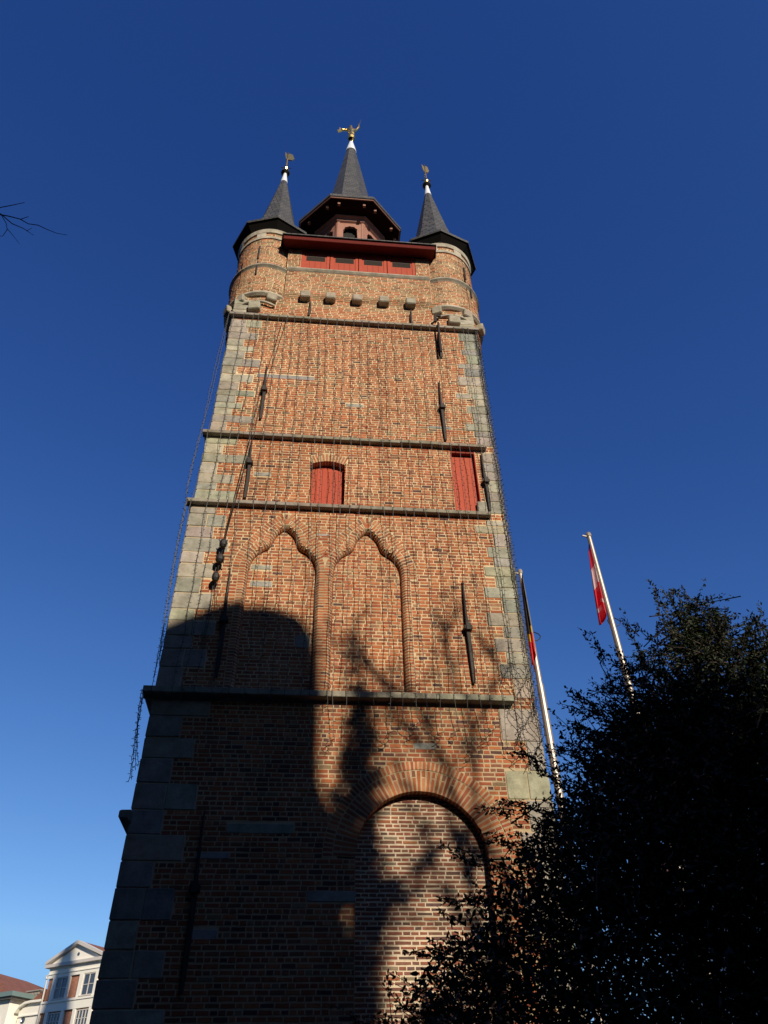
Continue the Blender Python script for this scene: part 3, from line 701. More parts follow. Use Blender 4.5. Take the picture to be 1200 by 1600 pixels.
for k in range(4): 
    pts = []; x = 3.6+.15*k; z = 9.2
    for i in range(26): pts.append((x+.07*math.sin(i*.9+k*2)+.01*i, -.1-.02*math.sin(i), z-.085*i))
    light_strand(pts, 'loose curling light string on the grey stones at the lower right corner', 'loose light strings low on the right corner', .08)
# power cable with three round boxes
cab = tag(empty('power_cable', (-1.35, -.2, 20.2)), 'black power cable bundle with three round junction boxes down the left of the tower', 'cable')
way = [(-1.30,-.17,20.1),(-1.48,-.12,18.6),(-1.68,-.11,16.9),(-1.74,-.18,15.3),(-1.86,-.12,14.2),(-1.92,-.18,13.1),(-1.99,-.12,12.4),(-2.03,-.12,11.85)]
for dx in (0, .10): 
    mb = MB(); mb.tube([(x+dx*(1-i/8)+.008*math.sin(i*2), y-.01*i*0, z) for i, (x, y, z) in enumerate(way)], .008, 5); o = mb.build('cable', WIRE); o.parent = cab; o.location = (1.35, .2, -20.2)
for (x, z, r_) in ((-2.02,11.82,.08),(-2.04,11.42,.092),(-2.07,10.95,.078)):
    mb = MB(); mb.lathe([(0,-.11),(r_*.6,-.10),(r_*.95,-.05),(r_,0),(r_*.95,.05),(r_*.6,.10),(0,.11)], 0, 0, 14)
    for q in range(7): a_ = random.uniform(0, 6.28); mb.tube([(0,0,random.uniform(-.08,.08)), (math.cos(a_)*r_*1.15, math.sin(a_)*r_*1.0, random.uniform(-.1,.1))], .012, 4)
    o = mb.build('junction_box', mat('box_black', (.015,.014,.016), .6)); o.parent = cab; o.location = (x+1.35, .03, z-20.2)
mb = MB(); mb.tube([(-2.02,-.13,11.85),(-2.03,-.13,11.4),(-2.07,-.13,10.9),(-2.06,-.12,10.3),(-2.1,-.1,9.6)], .006, 5); mb.tube([(-2.0,-.13,11.8),(-2.07,-.13,11.4),(-2.03,-.13,10.9),(-1.98,-.12,10.3)], .006, 5)
o = mb.build('cable', WIRE); o.parent = cab; o.location = (1.35, .2, -20.2)

# ---------------------------------------------------------------- flagpoles and flags
def pole(x, y, ztop, xb, label, r0=.045, r1=.07, zj=7.3):
    root = tag(empty('flagpole', (xb, y, 0)), label, 'flagpole', 'flagpoles beside the tower')
    f = lambda z: x-xb+(0-(x-xb))*(1-z/ztop)
    mb = MB(); mb.tube([(f(zj), 0, zj), (f(ztop), 0, ztop)], [r0*1.12, r0*.82], 12); mb.build('upper_pole', STEEL, root, smooth=False)
    mb = MB(); mb.tube([(f(0), 0, 0), (f(zj*.5), 0, zj*.5), (f(zj), 0, zj), (f(zj+.12), 0, zj+.12)], [r1, r1*.95, r0*1.35, r0*1.3], 12); mb.build('lower_pole', STEEL, root)
    mb = MB(); mb.lathe([(0,ztop+.08),(r0*.9,ztop+.06),(r0*1.15,ztop),(r0*1.0,ztop-.05),(r0*.8,ztop-.06)], f(ztop), 0, 12); mb.tube([(f(ztop)-.02,0,ztop-.05),(f(ztop)-.16,0,ztop-.02)], .025, 6); mb.build('pole_cap', STEEL, root)
    return root, f
p2, f2 = pole(4.68, 1.0, 12.28, 4.76, 'steel flagpole with black, yellow and red flag close beside the tower corner', .055, .085, zj=9.25)
p1, f1 = pole(6.56, 1.0, 13.5, 6.74, 'steel flagpole with red and white flag rising out of the evergreen tree', .065, .095, 9.0)
def flag_mat(name, stops, axis):
    m = bpy.data.materials.new(name); m.use_nodes = True; t = m.node_tree; b = t.nodes['Principled BSDF']; b.inputs['Roughness'].default_value = .75
    tc = t.nodes.new('ShaderNodeUVMap'); s = t.nodes.new('ShaderNodeSeparateXYZ'); t.links.new(tc.outputs[0], s.inputs[0])
    r = t.nodes.new('ShaderNodeValToRGB'); r.color_ramp.interpolation = 'CONSTANT'; e = r.color_ramp.elements
    e[0].position = 0; e[0].color = (*stops[0][1], 1); e[1].position = stops[1][0]; e[1].color = (*stops[1][1], 1)
    for p, c in stops[2:]: q = e.new(p); q.color = (*c, 1)
    t.links.new(s.outputs[axis], r.inputs[0]); t.links.new(r.outputs[0], b.inputs['Base Color']); return m
def flag(name, base, shape, m, label, ncol=14):
    """limp cloth: shape(u,v) -> local x,y,z"""
    nu, nv = ncol, 18; vs = []; uv = []
    for j in range(nv+1):
        for i in range(nu+1):
            u, v = i/nu, j/nv; vs.append(shape(u, v)); uv.append((u, v))
    fs = [(j*(nu+1)+i, j*(nu+1)+i+1, (j+1)*(nu+1)+i+1, (j+1)*(nu+1)+i) for j in range(nv) for i in range(nu)]
    me = bpy.data.meshes.new(name); me.from_pydata(vs, [], fs); ul = me.uv_layers.new(name='UVMap')
    for lp in me.loops: ul.data[lp.index].uv = uv[lp.vertex_index]
    me.materials.append(m); me.polygons.foreach_set('use_smooth', [True]*len(fs)); o = bpy.data.objects.new(name, me); COL.objects.link(o); o.location = base
    sm = o.modifiers.new('solid', 'SOLIDIFY'); sm.thickness = .004
    tag(o, label, 'flag'); return o
# limp hanging flag: cloth gathered towards the pole; u across (hoist->fly), v along drop
def limp(topz, H_, Wd, sx, fold, flare):
    def f(u, v):
        wdt = Wd*(.18+.82*v**flare)
        zz = topz-H_*v-(u*.25*H_*(.3+v*.7))
        x = sx*(.05+wdt*(u*.5+.10*math.sin(u*fold)))
        y = -.03+.11*math.sin(u*fold+v*1.5)*(.35+.65*v)
        return (x, y, zz)
    return f
flag('flag', (f2(11.6)+4.74, .72, 0), limp(12.0, 2.0, .26, -1, 11, .6), flag_mat('tricolour', [(0,(.012,.011,.013)),(.66,(.60,.36,.02)),(.74,(.6,.02,.03))], 1), 'limp black, yellow and red flag folded against its pole by the tower corner')
flag('flag', (f1(12.5)+6.74, 1.0, 0), limp(13.25, 1.95, .46, -1, 9, .9), flag_mat('red_white', [(0,(.06,.04,.25)),(.05,(.55,.03,.07)),(.30,(.62,.46,.50)),(.56,(.60,.02,.045)),(.80,(.6,.45,.48)),(.85,(.6,.02,.05))], 1), 'limp red and white flag hanging from the pole above the evergreen tree')
for (x, y, z, nm) in ((f2(10.55)+4.76, 1.0, 10.55, 0), (f1(11.0)+6.74, 1.0, 11.0, 1)):
    mb = MB(); mb.tube([(-.05+.15*math.cos(a/10*6.28)+.1, .02*math.sin(a), .11*math.sin(a/10*6.28)) for a in range(11)], .012, 5)
    o = mb.build('flag_ring', WIRE); o.parent = (p2, p1)[nm]; o.location = (x-(4.76, 6.74)[nm], 0, z)

# ---------------------------------------------------------------- ground
mb = MB(); mb.add([(-400,-300,0),(400,-300,0),(400,500,0),(-400,500,0)], [(0,1,2,3)])
tag(mb.build('ground', mat('paving', (.06,.057,.054), .9, noise=.5, nscale=2)), kind='structure')

# ---------------------------------------------------------------- foliage
LEAF = mat('leaf', (.014,.024,.009), .55, attr=True, spec=.25)
BARK = mat('bark', (.055,.042,.032), .9, noise=.5, nscale=12, bump=.5)
def leaves_object(name, pos, dirs, size, tints, parent, m, aspect=.42, fold=.18):
    n = len(pos); d = dirs/np.linalg.norm(dirs, axis=1, keepdims=True)
    r = rng.normal(size=(n, 3)); s = np.cross(d, r); s /= np.linalg.norm(s, axis=1, keepdims=True)+1e-9; nrm = np.cross(d, s)
    L = size[:, None]; Wd = L*aspect
    v = np.empty((n, 6, 3)); v[:,0] = pos; v[:,1] = pos+d*L*.35+s*Wd*.5+nrm*L*fold*.5; v[:,2] = pos+d*L*.75+s*Wd*.38+nrm*L*fold*.4; v[:,3] = pos+d*L; v[:,4] = pos+d*L*.75-s*Wd*.38+nrm*L*fold*.4; v[:,5] = pos+d*L*.35-s*Wd*.5+nrm*L*fold*.5
    idx = np.array([[0,1,2,3],[0,3,4,5]]); f = (np.arange(n)[:,None,None]*6+idx[None]).reshape(-1)
    me = bpy.data.meshes.new(name); me.vertices.add(n*6); me.vertices.foreach_set('co', v.reshape(-1)); me.loops.add(n*8); me.loops.foreach_set('vertex_index', f.astype(np.int32)); me.polygons.add(n*2)
    me.polygons.foreach_set('loop_start', np.arange(n*2, dtype=np.int32)*4); me.polygons.foreach_set('loop_total', np.full(n*2, 4, np.int32))
    at = me.attributes.new('tint', 'FLOAT_COLOR', 'POINT'); c = np.ones((n, 6, 4), np.float32); c[:,:,:3] = tints[:,None,:]; at.data.foreach_set('color', c.ravel())
    me.materials.append(m); me.update(calc_edges=True); o = bpy.data.objects.new(name, me); COL.objects.link(o)
    if parent: o.parent = parent
    return o
def crown_tree(name, base, zs, rs, label, nshoot, nleaf, lsize, m, yscale=1.0, lean=.5, seed=1, shootlen=(.35,.75), core=.55, cat='tree', trunk_r=.14, ztop=None, noise_amp=.3, extra=None):
    """shoots spread through the crown volume; each carries leaves around a twig"""
    rg = np.random.default_rng(seed); root = tag(empty(name, base), label, cat)
    zs = np.array(zs); rs = np.array(rs); z0, z1 = zs.min(), zs.max()
    zz = rg.uniform(z0, z1, nshoot*3); keep = rg.uniform(0, rs.max(), nshoot*3) < np.interp(zz, zs, rs); zz = zz[keep][:nshoot]; n = len(zz)
    th = rg.uniform(0, 2*np.pi, n); fr = 1-(1-core)*rg.uniform(0, 1, n)**1.3
    lob = 1+noise_amp*(np.sin(th*3+zz*2.1)*.5+np.sin(th*5-zz*3.3+1)*.35+np.sin(th*2+zz*4.7+2)*.3)
    rr = np.interp(zz, zs, rs)*lob*fr
    tipx = rr*np.cos(th); tipy = rr*np.sin(th)*yscale
    tip = np.stack([tipx, tipy, zz], 1)
    out = np.stack([np.cos(th), np.sin(th)*yscale, np.full(n, lean)], 1)+rg.normal(size=(n,3))*.45; out /= np.linalg.norm(out, axis=1, keepdims=True)
    ln = rg.uniform(*shootlen, n)
    if extra is not None:
        e = np.array(extra, float); tip = np.concatenate([tip, e[:, :3]]); ev = e[:, 3:6]/np.linalg.norm(e[:, 3:6], axis=1, keepdims=True); out = np.concatenate([out, ev]); ln = np.concatenate([ln, e[:, 6]]); n = len(tip)
    st = tip-out*ln[:,None]
    # twigs
    mb = MB()
    for i in range(0, n): 
        if i % 2 == 0 or fr[min(i, len(fr)-1)] > .85: mb.tube([st[i], (st[i]+tip[i])/2+rg.normal(size=3)*.02, tip[i]], [.008, .005, .002], 3, cap=False)
    mb.build('twigs', BARK, root, fix=False)
    # leaves
    t = rg.uniform(.1, 1.02, (n, nleaf)); p = st[:,None,:]+(tip-st)[:,None,:]*t[:,:,None]+rg.normal(size=(n,nleaf,3))*.012
    dd = out[:,None,:]*.7+rg.normal(size=(n,nleaf,3))*.65
    sz = lsize*rg.uniform(.6, 1.25, (n, nleaf)); k = rg.uniform(.55, 1.5, (n, 1, 1))*np.ones((n, nleaf, 1))*rg.uniform(.8, 1.25, (n, nleaf, 1))
    tint = k*np.array([1, 1, 1.0]); tint[..., 0] *= rg.uniform(.8, 1.5, (n, 1))
    leaves_object('foliage', p.reshape(-1,3), dd.reshape(-1,3), sz.reshape(-1), tint.reshape(-1,3), root, m)
    # trunk and limbs
    mb = MB(); zt = ztop or z1*.93
    tp = [(.05*math.sin(i*1.3), .05*math.cos(i*1.7), zt*i/10) for i in range(11)]; mb.tube(tp, [trunk_r*(1-i/11)+.01 for i in range(11)], 8)
    mb.build('trunk', BARK, root)
    mb = MB()
    for i in range(70):
        j = rg.integers(0, len(st)); q = st[j]; zb = max(.4, q[2]-rg.uniform(.3, .9)*math.hypot(q[0], q[1])); b = Vector((0,0,min(zb, zt))); e_ = Vector(q); mdl = b.lerp(e_, .5)+Vector((0,0,-.12)); mb.tube([b, mdl, e_], [.035, .022, .008], 4, cap=False)
    mb.build('limbs', BARK, root, fix=False); return root
# big dark evergreen in the right foreground
ex = []
TX, TY = 4.35, -5.9
def spray(x, z, dx, dz, L, y=-6.0, n=6):
    for i in range(n):
        s_ = i/max(1, n-1); ex.append((x-TX+dx*s_*L+random.uniform(-.05,.05), y-TY+random.uniform(-.15,.15), z+dz*s_*L+random.uniform(-.05,.05), dx+random.uniform(-.5,.5), random.uniform(-.4,.4), dz+random.uniform(-.2,.6), random.uniform(.25,.4)))
for a in ((4.1,6.05,0,1,.8,-6,16),(3.95,6.3,-.2,1,.5,-6,8),(4.5,5.95,.15,1,.8,-6,14),(4.9,5.9,.2,1,.6,-6,10),(3.6,5.9,-.3,1,.5,-6,8),(3.3,5.8,-.6,.7,.5,-6,8),(2.95,5.3,-.8,.4,.45,-6,8),(2.8,4.8,-1,.1,.4,-6,6),(2.4,4.6,-1,.3,.5,-6,8),
          (2.0,4.2,-1,.1,.4,-6,7),(1.9,3.9,-1,0,.4,-6,7),(1.6,3.7,-1,.2,.4,-6,7),(1.5,3.4,-1,0,.4,-6,7),(1.55,3.0,-1,.2,.5,-6,9),(1.5,2.8,-1,.1,.5,-6,9),(1.15,3.0,-1,.15,.3,-6,5),(5.4,5.8,.5,1,.6,-6,9),(1.3,2.6,-1,0,.5,-6,8)): spray(*a)
crown_tree('evergreen_tree', (TX, TY, 0), [.3,1.5,2.4,3.0,3.4,3.8,4.3,4.8,5.3,5.75,6.15,6.5,6.75], [2.7,3.3,3.4,3.35,3.1,2.75,2.3,1.9,1.6,1.2,.65,.28,.06],
    'large dark glossy evergreen tree filling the lower right beside the tower', 8200, 40, .042, LEAF, yscale=.8, core=.35, seed=3, noise_amp=.22, extra=ex)

filler = []
rg = np.random.default_rng(8); zf = rg.uniform(.4, 5.3, 85000); Rz = np.interp(zf, [.3,1.5,2.4,3.0,3.4,3.8,4.3,4.8,5.3,5.8,6.3], [3.1,3.6,3.6,3.4,3.0,2.5,2.0,1.55,1.2,.8,.3]); th = rg.uniform(0, 6.283, 85000); rr = Rz*rg.uniform(0, 1, 85000)**.5*1.0
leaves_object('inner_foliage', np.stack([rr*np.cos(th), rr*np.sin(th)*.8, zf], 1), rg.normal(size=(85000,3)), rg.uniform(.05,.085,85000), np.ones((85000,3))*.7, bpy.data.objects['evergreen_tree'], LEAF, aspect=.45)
# bare twigs reaching in at the upper left
def bare_tree(name, base, H_, label, seed, tr=.16, depth=5, limb=None, spread=.55):
    root = tag(empty(name, base), label, 'tree'); rg = random.Random(seed); tk = MB(); lb = MB()
    tp = [(rg.uniform(-.1,.1)*i*.3, rg.uniform(-.1,.1)*i*.3, H_*.55*i/6) for i in range(7)]; tk.tube(tp, [tr*(1-.06*i) for i in range(7)], 9); tk.build('trunk', BARK, root)
    def grow(p, d, L, r_, k):
        pts = [p]; dd = d.copy()
        for i in range(4): dd = (dd+Vector((rg.uniform(-.18,.18), rg.uniform(-.18,.18), rg.uniform(-.08,.16)))).normalized(); pts.append(pts[-1]+dd*L/4)
        lb.tube(pts, [r_*(1-.13*i) for i in range(5)], 5 if k > 1 else 3, cap=False)
        if k <= 0: return
        for q in range(3 if k > 1 else 2):
            i = rg.choice((2, 3, 4)); nd = (dd+Vector((rg.uniform(-1,1), rg.uniform(-1,1), rg.uniform(-.3,.8)))*spread*1.3).normalized(); grow(pts[i], nd, L*rg.uniform(.6,.82), r_*.55, k-1)
    for q in range(6):
        a = q*1.05+rg.uniform(-.2,.2); grow(Vector(tp[3+q % 4]), Vector((math.cos(a), math.sin(a), rg.uniform(.5,1.3))).normalized(), H_*.22, tr*.5, depth-1)
    if limb: limb(lb)
    lb.build('branches', BARK, root, fix=False); return root
bx, by = -9.5, -8.0
def left_limb(lb):
    Q = lambda l: [(x-bx, -7-by+.02*math.sin(i*2.), z) for i, (x, z) in enumerate(l)]
    lb.tube([(0,0,7),(1.5,.4,9.5),(3.2,.8,11.6),(-4.95-bx,1.0,12.36)], [.10,.06,.03,.014], 6, cap=False)
    lb.tube(Q([(-4.95,12.36),(-4.84,12.32),(-4.7,12.24),(-4.53,12.2),(-4.4,12.13),(-4.24,12.06),(-4.1,11.97),(-3.95,11.93),(-3.78,11.86)]), [.010,.009,.008,.007,.006,.006,.005,.004,.003], 4, cap=False)
    lb.tube(Q([(-4.53,12.2),(-4.45,12.33)]), [.007,.004], 4, cap=False)
    lb.tube(Q([(-4.84,12.32),(-4.62,12.1),(-4.4,11.93),(-4.23,11.79)]), [.008,.007,.005,.003], 4, cap=False); lb.tube(Q([(-4.36,11.9),(-4.32,12.02)]), [.005,.003], 3, cap=False)
    lb.tube(Q([(-4.84,12.32),(-4.7,12.1),(-4.62,11.9),(-4.5,11.75),(-4.36,11.57)]), [.007,.006,.005,.004,.002], 4, cap=False); lb.tube(Q([(-4.62,11.9),(-4.64,11.75),(-4.69,11.68),(-4.68,11.58)]), [.006,.005,.004,.003], 3, cap=False)
    lb.tube(Q([(-5.3,12.3),(-4.95,12.5),(-4.75,12.55),(-4.6,12.68)]), [.009,.007,.006,.004], 4, cap=False)
    lb.tube(Q([(-5.5,11.2),(-4.95,11.13),(-4.78,11.12),(-4.70,11.17)]), [.010,.007,.005,.004], 4, cap=False)
    lb.tube([(0,0,7.5),(2.5,.6,10.4),(-5.5-bx,1.0,11.2)], [.07,.03,.011], 5, cap=False); lb.tube([(2.5,.6,10.4),(-5.3-bx,1.0,12.3)], [.03,.010], 5, cap=False)
bare_tree('bare_tree', (bx, by, 0), 11, 'leafless tree whose thin twigs reach in at the upper left edge', 5, limb=left_limb, depth=4)

# ---------------------------------------------------------------- houses at the lower left
WHITE = mat('white_render', (.90,.88,.80), .8, noise=.22, nscale=2, dark=(.85,.85,.84)); GLASS = mat('window_glass', (.06,.08,.11), .12, spec=.8); TRIM = mat('trim_grey', (.60,.57,.54), .7)  # plain grey for window frames, pediment, sills and pipe
TILE = mat('roof_tile', (.26,.105,.065), .8, noise=.6, nscale=2, bump=.5, bscale=8); GREENG = mat('gutter_green', (.16,.24,.24), .6); CHIM = mat('chimney_render', (.34,.31,.28), .9, noise=.5, nscale=3)
HO = (-17.93, 51.8, 0); HR = math.atan2(-.5478, .8366)
def house(name, label): return tag(empty(name, HO, HR), label, 'house')
def hwin(parent, x0, x1, z0, z1, y=-.0, cols=2, rows=2, arch=0):
    mb = MB(); mb.box(x0, x1, y-.03, y+.02, z0, z0+.06); mb.box(x0, x1, y-.03, y+.02, z1-.06, z1); mb.box(x0, x0+.06, y-.03, y+.02, z0+.061, z1-.061); mb.box(x1-.06, x1, y-.03, y+.02, z0+.061, z1-.061)
    for i in range(1, cols): xx = x0+(x1-x0)*i/cols; mb.box(xx-.03, xx+.03, y-.025, y+.02, z0+.061, z1-.061)
    for i in range(1, rows): zz = z0+(z1-z0)*i/rows; mb.box(x0+.061, x1-.061, y-.02, y+.02, zz-.02, zz+.02)
    f = mb.build('window', TRIM, parent); mb = MB(); mb.add([(x0+.02, y+.012, z0+.02), (x1-.02, y+.012, z0+.02), (x1-.02, y+.012, z1-.02), (x0+.02, y+.012, z1-.02)], [(0,1,2,3)]); mb.build('pane', GLASS, f)
h = house('pediment_house', 'white and red brick house with triangular pediment, left of the tower foot')
mb = MB(); mb.box(.25, 6.2, .12, 8, 0, 13.7); mb.build('wall', HBRICK, h)
mb = MB()
for z0, z1, p in ((13.06,13.75,.0),(11.0,11.66,-.02),(8.4,9.9,0)): mb.box(.22, 6.2, p, .2, z0, z1)
mb.box(.2, 6.2, -.08, .2, 11.52, 11.66); mb.box(.2, 6.2, -.05, .2, 13.28, 13.34)
for a in (.74, 2.2, 3.28, 4.75): mb.box(a, a+(.37 if a < 1 or 3 < a < 4 else .22), -.01, .2, 11.66, 13.06); mb.box(a, a+.28, -.01, .2, 9.9, 11.0)
mb.prism([(.1,13.9),(5.1,13.9),(2.6,15.0)], .0, .3); mb.build('facade_trim', WHITE, h)
mb = MB(); mb.box(-.1, 5.3, -.25, .3, 13.72, 13.92)
for s in (-1, 1):
    e = 2.6+s*2.72; mb.add([(e,-.25,13.93),(e,-.25,14.12),(2.6,-.25,15.22),(2.6,-.25,15.0),(e,.3,13.93),(e,.3,14.12),(2.6,.3,15.22),(2.6,.3,15.0)], [(0,1,2,3),(7,6,5,4),(0,4,5,1),(1,5,6,2),(3,2,6,7),(0,3,7,4)])
mb.build('pediment', TRIM, h)
mb = MB(); mb.lathe([(0,0),(.12,0)], 0, 0, 14); o = mb.build('oculus', GLASS, h); o.location = (2.72, -.012, 14.35); o.rotation_euler = (R(90),0,0)
for a, b in ((1.1,2.2),(3.65,4.75)): hwin(h, a, b, 11.72, 13.05, .06); hwin(h, a-.02, b, 9.9, 10.92, .06, 4, 2)
mb = MB()
for a, b in ((1.05,2.25),(3.6,4.8)): mb.box(a, b, -.1, .2, 11.661, 11.72)
mb.build('sill', TRIM, h)
mb = MB(); mb.prism([(-.1,13.93),(5.3,13.93),(2.6,15.2)], .31, 8); mb.build('roof', TILE, h)
mb = MB(); mb.tube([(.12,-.02,13.05),(.05,-.02,13.2),(.1,-.02,13.3)], .07, 8); mb.tube([(.16,-.02,13.0),(.2,-.02,8)], .06, 8); mb.build('downpipe', TRIM, h)
h = house('curved_gable_house', 'small white house with curved cornice and orange tiled roof between its taller neighbours')
mb = MB(); mb.box(-2.0, .2, .1, 6, 0, 11.2); mb.prism([(-1.95,11.2),(.2,11.2),(.2,11.7),(-.4,11.72),(-1.0,11.70),(-1.6,11.55),(-1.95,11.3)], .1, .5); mb.build('wall', WHITE, h)
mb = MB(); pts = [(-2.15,11.35),(-1.9,11.62),(-1.4,11.82),(-.8,11.86),(-.3,11.84),(.22,11.84)]
for (a, b), (c, d) in zip(pts, pts[1:]): mb.add([(a,-.15,b),(c,-.15,d),(c,-.15,d-.14),(a,-.15,b-.14),(a,.5,b),(c,.5,d),(c,.5,d-.14),(a,.5,b-.14)], [(0,1,2,3),(0,4,5,1),(3,2,6,7)])
mb.box(-1.9, .2, .0, .2, 10.95, 11.02); mb.build('cornice', WHITE, h)
mb = MB(); mb.prism([(-1.5,11.8),(.24,11.8),(.24,12.5),(-.5,12.35)], .3, 6); mb.build('roof', TILE, h)
mb = MB(); mb.lathe([(0,0),(.16,0),(.2,.05)], 0, 0, 14); o = mb.build('oculus', GLASS, h); o.location = (-1.35, .08, 10.75); o.rotation_euler = (R(90),0,0)
mb = MB(); mb.box(-2.45, -1.25, .9, 1.6, 10.5, 12.62); mb.box(-2.65, -1.2, .8, 1.7, 12.62, 12.70)
for k in range(4): mb.box(-2.4+.3*k, -2.25+.3*k, .85, .95, 12.40, 12.55, 0)
mb.build('chimney', CHIM, h)
h = house('hipped_roof_house', 'white house with green gutter and orange hipped roof at the lower left edge')
mb = MB(); mb.box(-9, -2.35, -.6, 8, 0, 12.0); mb.build('wall', WHITE, h)
mb = MB(); mb.box(-9.2, -1.75, -1.1, 8, 12.12, 12.40); mb.build('gutter', GREENG, h)
mb = MB(); mb.box(-9.1, -1.95, -.95, 8, 12.0, 12.12); mb.build('eave', CHIM, h)
mb = MB(); mb.add([(-9.1,-1,12.41),(-2.4,-1,12.41),(-2.4,8,12.41),(-9.1,8,12.41),(-6.6,.9,14.3),(-7.2,4.5,14.3)], [(0,1,4),(1,2,5,4),(2,3,5),(3,0,4,5)]); mb.build('roof', TILE, h)
hwin(h, -5.6, -4.6, 10.0, 11.2, -.62); hwin(h, -3.35, -2.95, 10.2, 11.0, -.62, 1, 1)
# pale house glimpsed through the leaves at the right
h = tag(empty('pale_house', (27, 24, 0), R(20)), 'pale rendered house glimpsed through gaps in the evergreen at the right edge', 'house')
mb = MB(); mb.box(-6, 12, 0, 8, 0, 13.5); mb.build('wall', WHITE, h)
mb = MB(); mb.prism([(-6.3,13.51),(12.3,13.51),(10,15.5),(-4,15.5)], -.3, 8.3); mb.build('roof', TILE, h)
for i in range(6):
    for z in (3, 6.2, 9.4): hwin(h, -4.6+2.8*i, -3.5+2.8*i, z, z+1.8, -.03)

# ---------------------------------------------------------------- buildings made up behind the viewer to throw shade and block sky, plus trees
def unshade(x, z, y):   # point at depth y whose shadow falls on (x, z) of the tower front
    t = -y/-SUNV.y if SUNV.y else 0
    t = y/SUNV.y; return (x+SUNV.x*t, z+SUNV.z*t)
YB = -29.0
sil = [(-9,0),(-9,8.6),(-4.6,8.8),(-3.2,9.72),(-2.7,10.0),(-2.15,10.33),(-1.7,10.52),(-1.2,10.6),(-.7,10.55),(-.2,10.33),(.0,10.0),(.11,9.5),(.16,8.7),(.18,7.6),(.2,6.9),(.35,6.5),(.62,6.25),(.62,0)]
P_ = [unshade(x, z, YB) for x, z in sil]; P_ = [(x, max(z, 0) if i not in (0, len(sil)-1) else 0) for i, (x, z) in enumerate(P_)]
xs_ = [p[0] for p in P_]; bxc = sum(xs_)/len(xs_)
h = tag(empty('shadow_hall', (bxc, YB, 0)), 'tall dark brick hall with rounded gable added behind the viewer, outline shaped for the shadow on the tower', 'shade caster')  # made-up hall; gable traced back along the sun from the shadow edge
mb = MB(); mb.prism([(x-bxc, z) for x, z in P_], 0, -6); mb.build('wall', DBRICK, h)
for i in range(3):
    for z in (4, 9, 14): hwin(h, P_[0][0]-bxc+1.2+2.6*i, P_[0][0]-bxc+2.4+2.6*i, z, z+2.4, .03)
a0 = unshade(.63, 2.7, YB)
h = tag(empty('blocker_terrace', (a0[0]+15.5, YB, 0)), 'long dark brick terrace with slate roof added behind the viewer to shade the evergreen and block sky', 'shade caster')  # unseen terrace added to keep sun off the evergreen and block sky
mb = MB(); zt = a0[1]; mb.box(-15.49, 18, -9, 0, 0, zt-2.5); mb.build('wall', DBRICK, h)
mb = MB(); mb.add([(-15.49,.3,zt-2.5),(18,.3,zt-2.5),(18,-4.5,zt+.4),(-15.49,-4.5,zt+.4),(-15.49,-9.3,zt-2.5),(18,-9.3,zt-2.5)], [(0,1,2,3),(3,2,5,4),(0,3,4),(1,5,2)]); mb.build('roof', SLATE, h)
for i in range(9):
    for z in (2, 6, 10): hwin(h, -14+3.4*i, -12.8+3.4*i, z, z+1.9, .03)
h = tag(empty('blocker_nave', (-29.6, -18, 0)), 'very tall dark brick church added unseen behind the viewer to keep sky light off the tower', 'blocker')  # added mass out of view, only there to cut sky light on the wall
mb = MB(); mb.box(-40, 32.0, -12, 0, 0, 42); mb.prism([(-40,42),(32.0,42),(32.0,42.5),(-40,42.5)], -12.5, .5); mb.build('wall', DBRICK, h)
mb = MB(); mb.add([(-40,.6,42.5),(32,.6,42.5),(32,-6,50),(-40,-6,50),(-40,-12.6,42.5),(32,-12.6,42.5)], [(0,1,2,3),(3,2,5,4),(0,3,4),(1,5,2)]); mb.build('roof', SLATE, h)
for i in range(8):
    for z in (6, 18): hwin(h, -26+5.2*i, -24+5.2*i, z, z+8, .03, 3, 5)
h = tag(empty('blocker_townhouse', (15.6, -18, 0)), 'tall dark brick townhouse with slate roof added behind the viewer to block sky light from the right', 'shade caster')  # made-up house that narrows the open sky reaching the wall
mb = MB(); mb.box(0, 26, -4.2, 0, 0, 30); mb.build('wall', DBRICK, h)
mb = MB(); mb.add([(0,.3,30),(26,.3,30),(26,-2.1,34),(0,-2.1,34),(0,-4.5,30),(26,-4.5,30)], [(0,1,2,3),(3,2,5,4),(0,3,4),(1,5,2)]); mb.build('roof', SLATE, h)
for i in range(8):
    for z in (3, 8, 13, 18, 23): hwin(h, 1.5+3.0*i, 2.8+3.0*i, z, z+2.4, .03)
for nm, loc, rz, ln, ht, lb in (('blocker_terrace', (-24, -26, 0), R(90), 38, 27, 'tall dark brick terrace added out of view on the left to block sky light'), ('blocker_terrace', (30, 4, 0), R(-90), 27, 28, 'tall dark brick terrace added out of view on the right to block sky light')):  # both side terraces are added to block low sky light
    h = tag(empty(nm, loc, rz), lb, 'shade caster')
    mb = MB(); mb.box(0, ln, 0, 9, 0, ht); mb.build('wall', DBRICK, h)
    mb = MB(); mb.add([(0,-.3,ht),(ln,-.3,ht),(ln,4.5,ht+6),(0,4.5,ht+6),(0,9.3,ht),(ln,9.3,ht)], [(0,1,2,3),(3,2,5,4),(0,3,4),(1,5,2)]); mb.build('roof', SLATE, h)
    for i in range(int(ln/3.4)):
        for z in (3, 8, 13, 18): hwin(h, 1.2+3.4*i, 2.5+3.4*i, z, z+2.4, -.03)
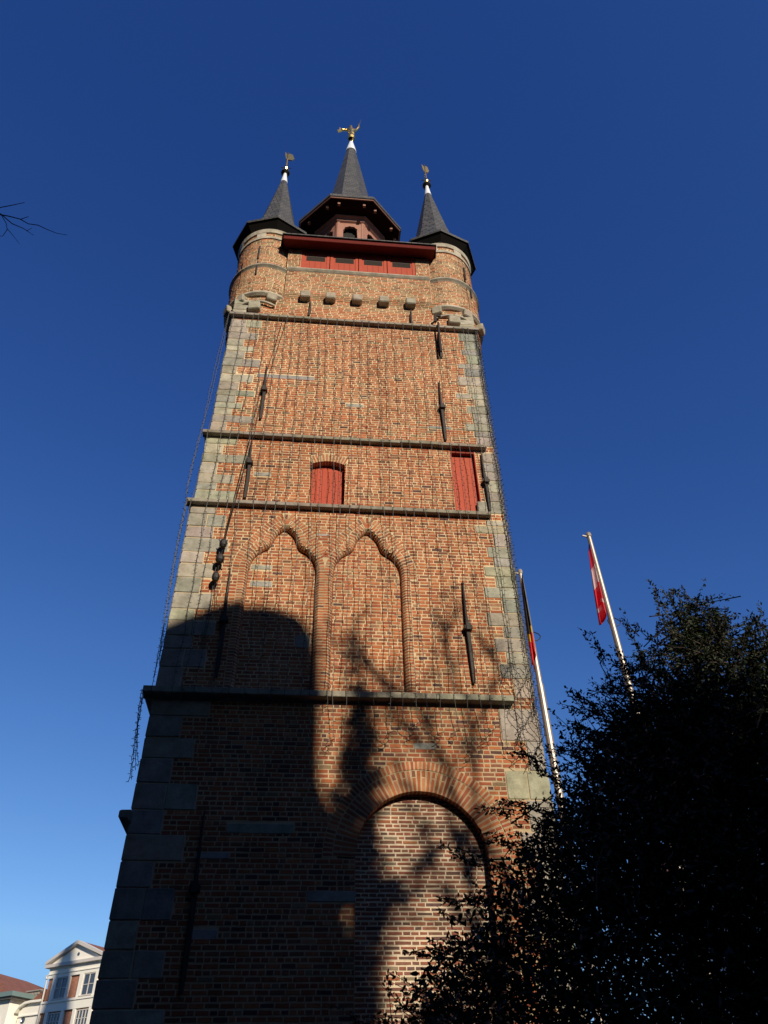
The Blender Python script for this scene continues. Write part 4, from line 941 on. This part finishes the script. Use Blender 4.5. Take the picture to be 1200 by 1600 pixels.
# conifer whose shadow makes the dark column left of the relieving arch
YT = -21.0
ctr = unshade(.86, 0, YT)
dz = unshade(0, 0, YT)[1]
def zz_(z): return z+dz
crown_tree('conifer_tree', (ctr[0], YT, 0), [2, zz_(1), zz_(3.0), zz_(4.6), zz_(4.9), zz_(5.25), zz_(6.3), zz_(6.9), zz_(7.5), zz_(8.0), zz_(8.3), zz_(9.0)], [1.2,.75,.50,.60,1.25,.60,.50,.42,.32,.30,.12,.06],
    'narrow dark conifer standing behind the viewer', 2600, 14, .16, LEAF, core=.3, seed=9, shootlen=(.25,.5), noise_amp=.18, trunk_r=.12)
tbx = unshade(3.1, 0, -20)[0]
def shade_limbs(lb):
    rg2 = random.Random(4)
    def P3(x, z, d=0): q = unshade(x, z, -20); return Vector((q[0]-tbx, d, q[1]))
    def limb(path, r0):
        pts = [P3(x, z, .25*math.sin(i)) for i, (x, z) in enumerate(path)]; n = len(pts)
        lb.tube(pts, [r0*(1-.7*i/(n-1)) for i in range(n)], 6, cap=False)
        for a, b in zip(pts, pts[1:]):
            for q in range(7):
                p = a.lerp(b, rg2.random()); d = ((b-a).normalized()+Vector((rg2.uniform(-1,1), rg2.uniform(-.8,.8), rg2.uniform(-.7,.9)))).normalized(); L = rg2.uniform(.5, 1.2)
                m = p+d*L*.5+Vector((0,0,rg2.uniform(-.1,.1))); e = m+(d+Vector((rg2.uniform(-.4,.4),0,rg2.uniform(-.2,.5))))*L*.5
                lb.tube([p, m, e], [.035, .022, .008], 4, cap=False)
                for w_ in range(3):
                    f = m.lerp(e, rg2.random()); g = f+Vector((rg2.uniform(-.35,.35), rg2.uniform(-.2,.2), rg2.uniform(-.2,.4))); lb.tube([f, g], [.016, .006], 3, cap=False)
    limb([(3.1,-4),(3.1,1),(2.95,3.2),(2.75,5.2)], .15)
    limb([(2.95,3.4),(3.2,5.3),(2.6,6.1),(2.1,5.75),(1.55,5.25)], .075)
    limb([(2.75,5.2),(2.3,7.2),(1.7,8.5),(1.2,9.2),(.7,9.9)], .07)
    limb([(2.3,7.2),(1.5,7.9),(.9,8.7),(.75,9.6)], .05)
    limb([(2.75,5.2),(2.9,7.6),(2.5,9.3),(2.75,10.4)], .06)
    limb([(2.9,7.6),(3.5,9.0),(3.4,10.0)], .045)
    limb([(2.75,4.6),(2.2,5.3),(1.9,6.3),(1.5,7.2)], .05)
bare_tree('bare_tree', (tbx, -20, 0), 15, 'tall leafless tree standing behind the viewer', 21, tr=.22, depth=4, limb=shade_limbs)
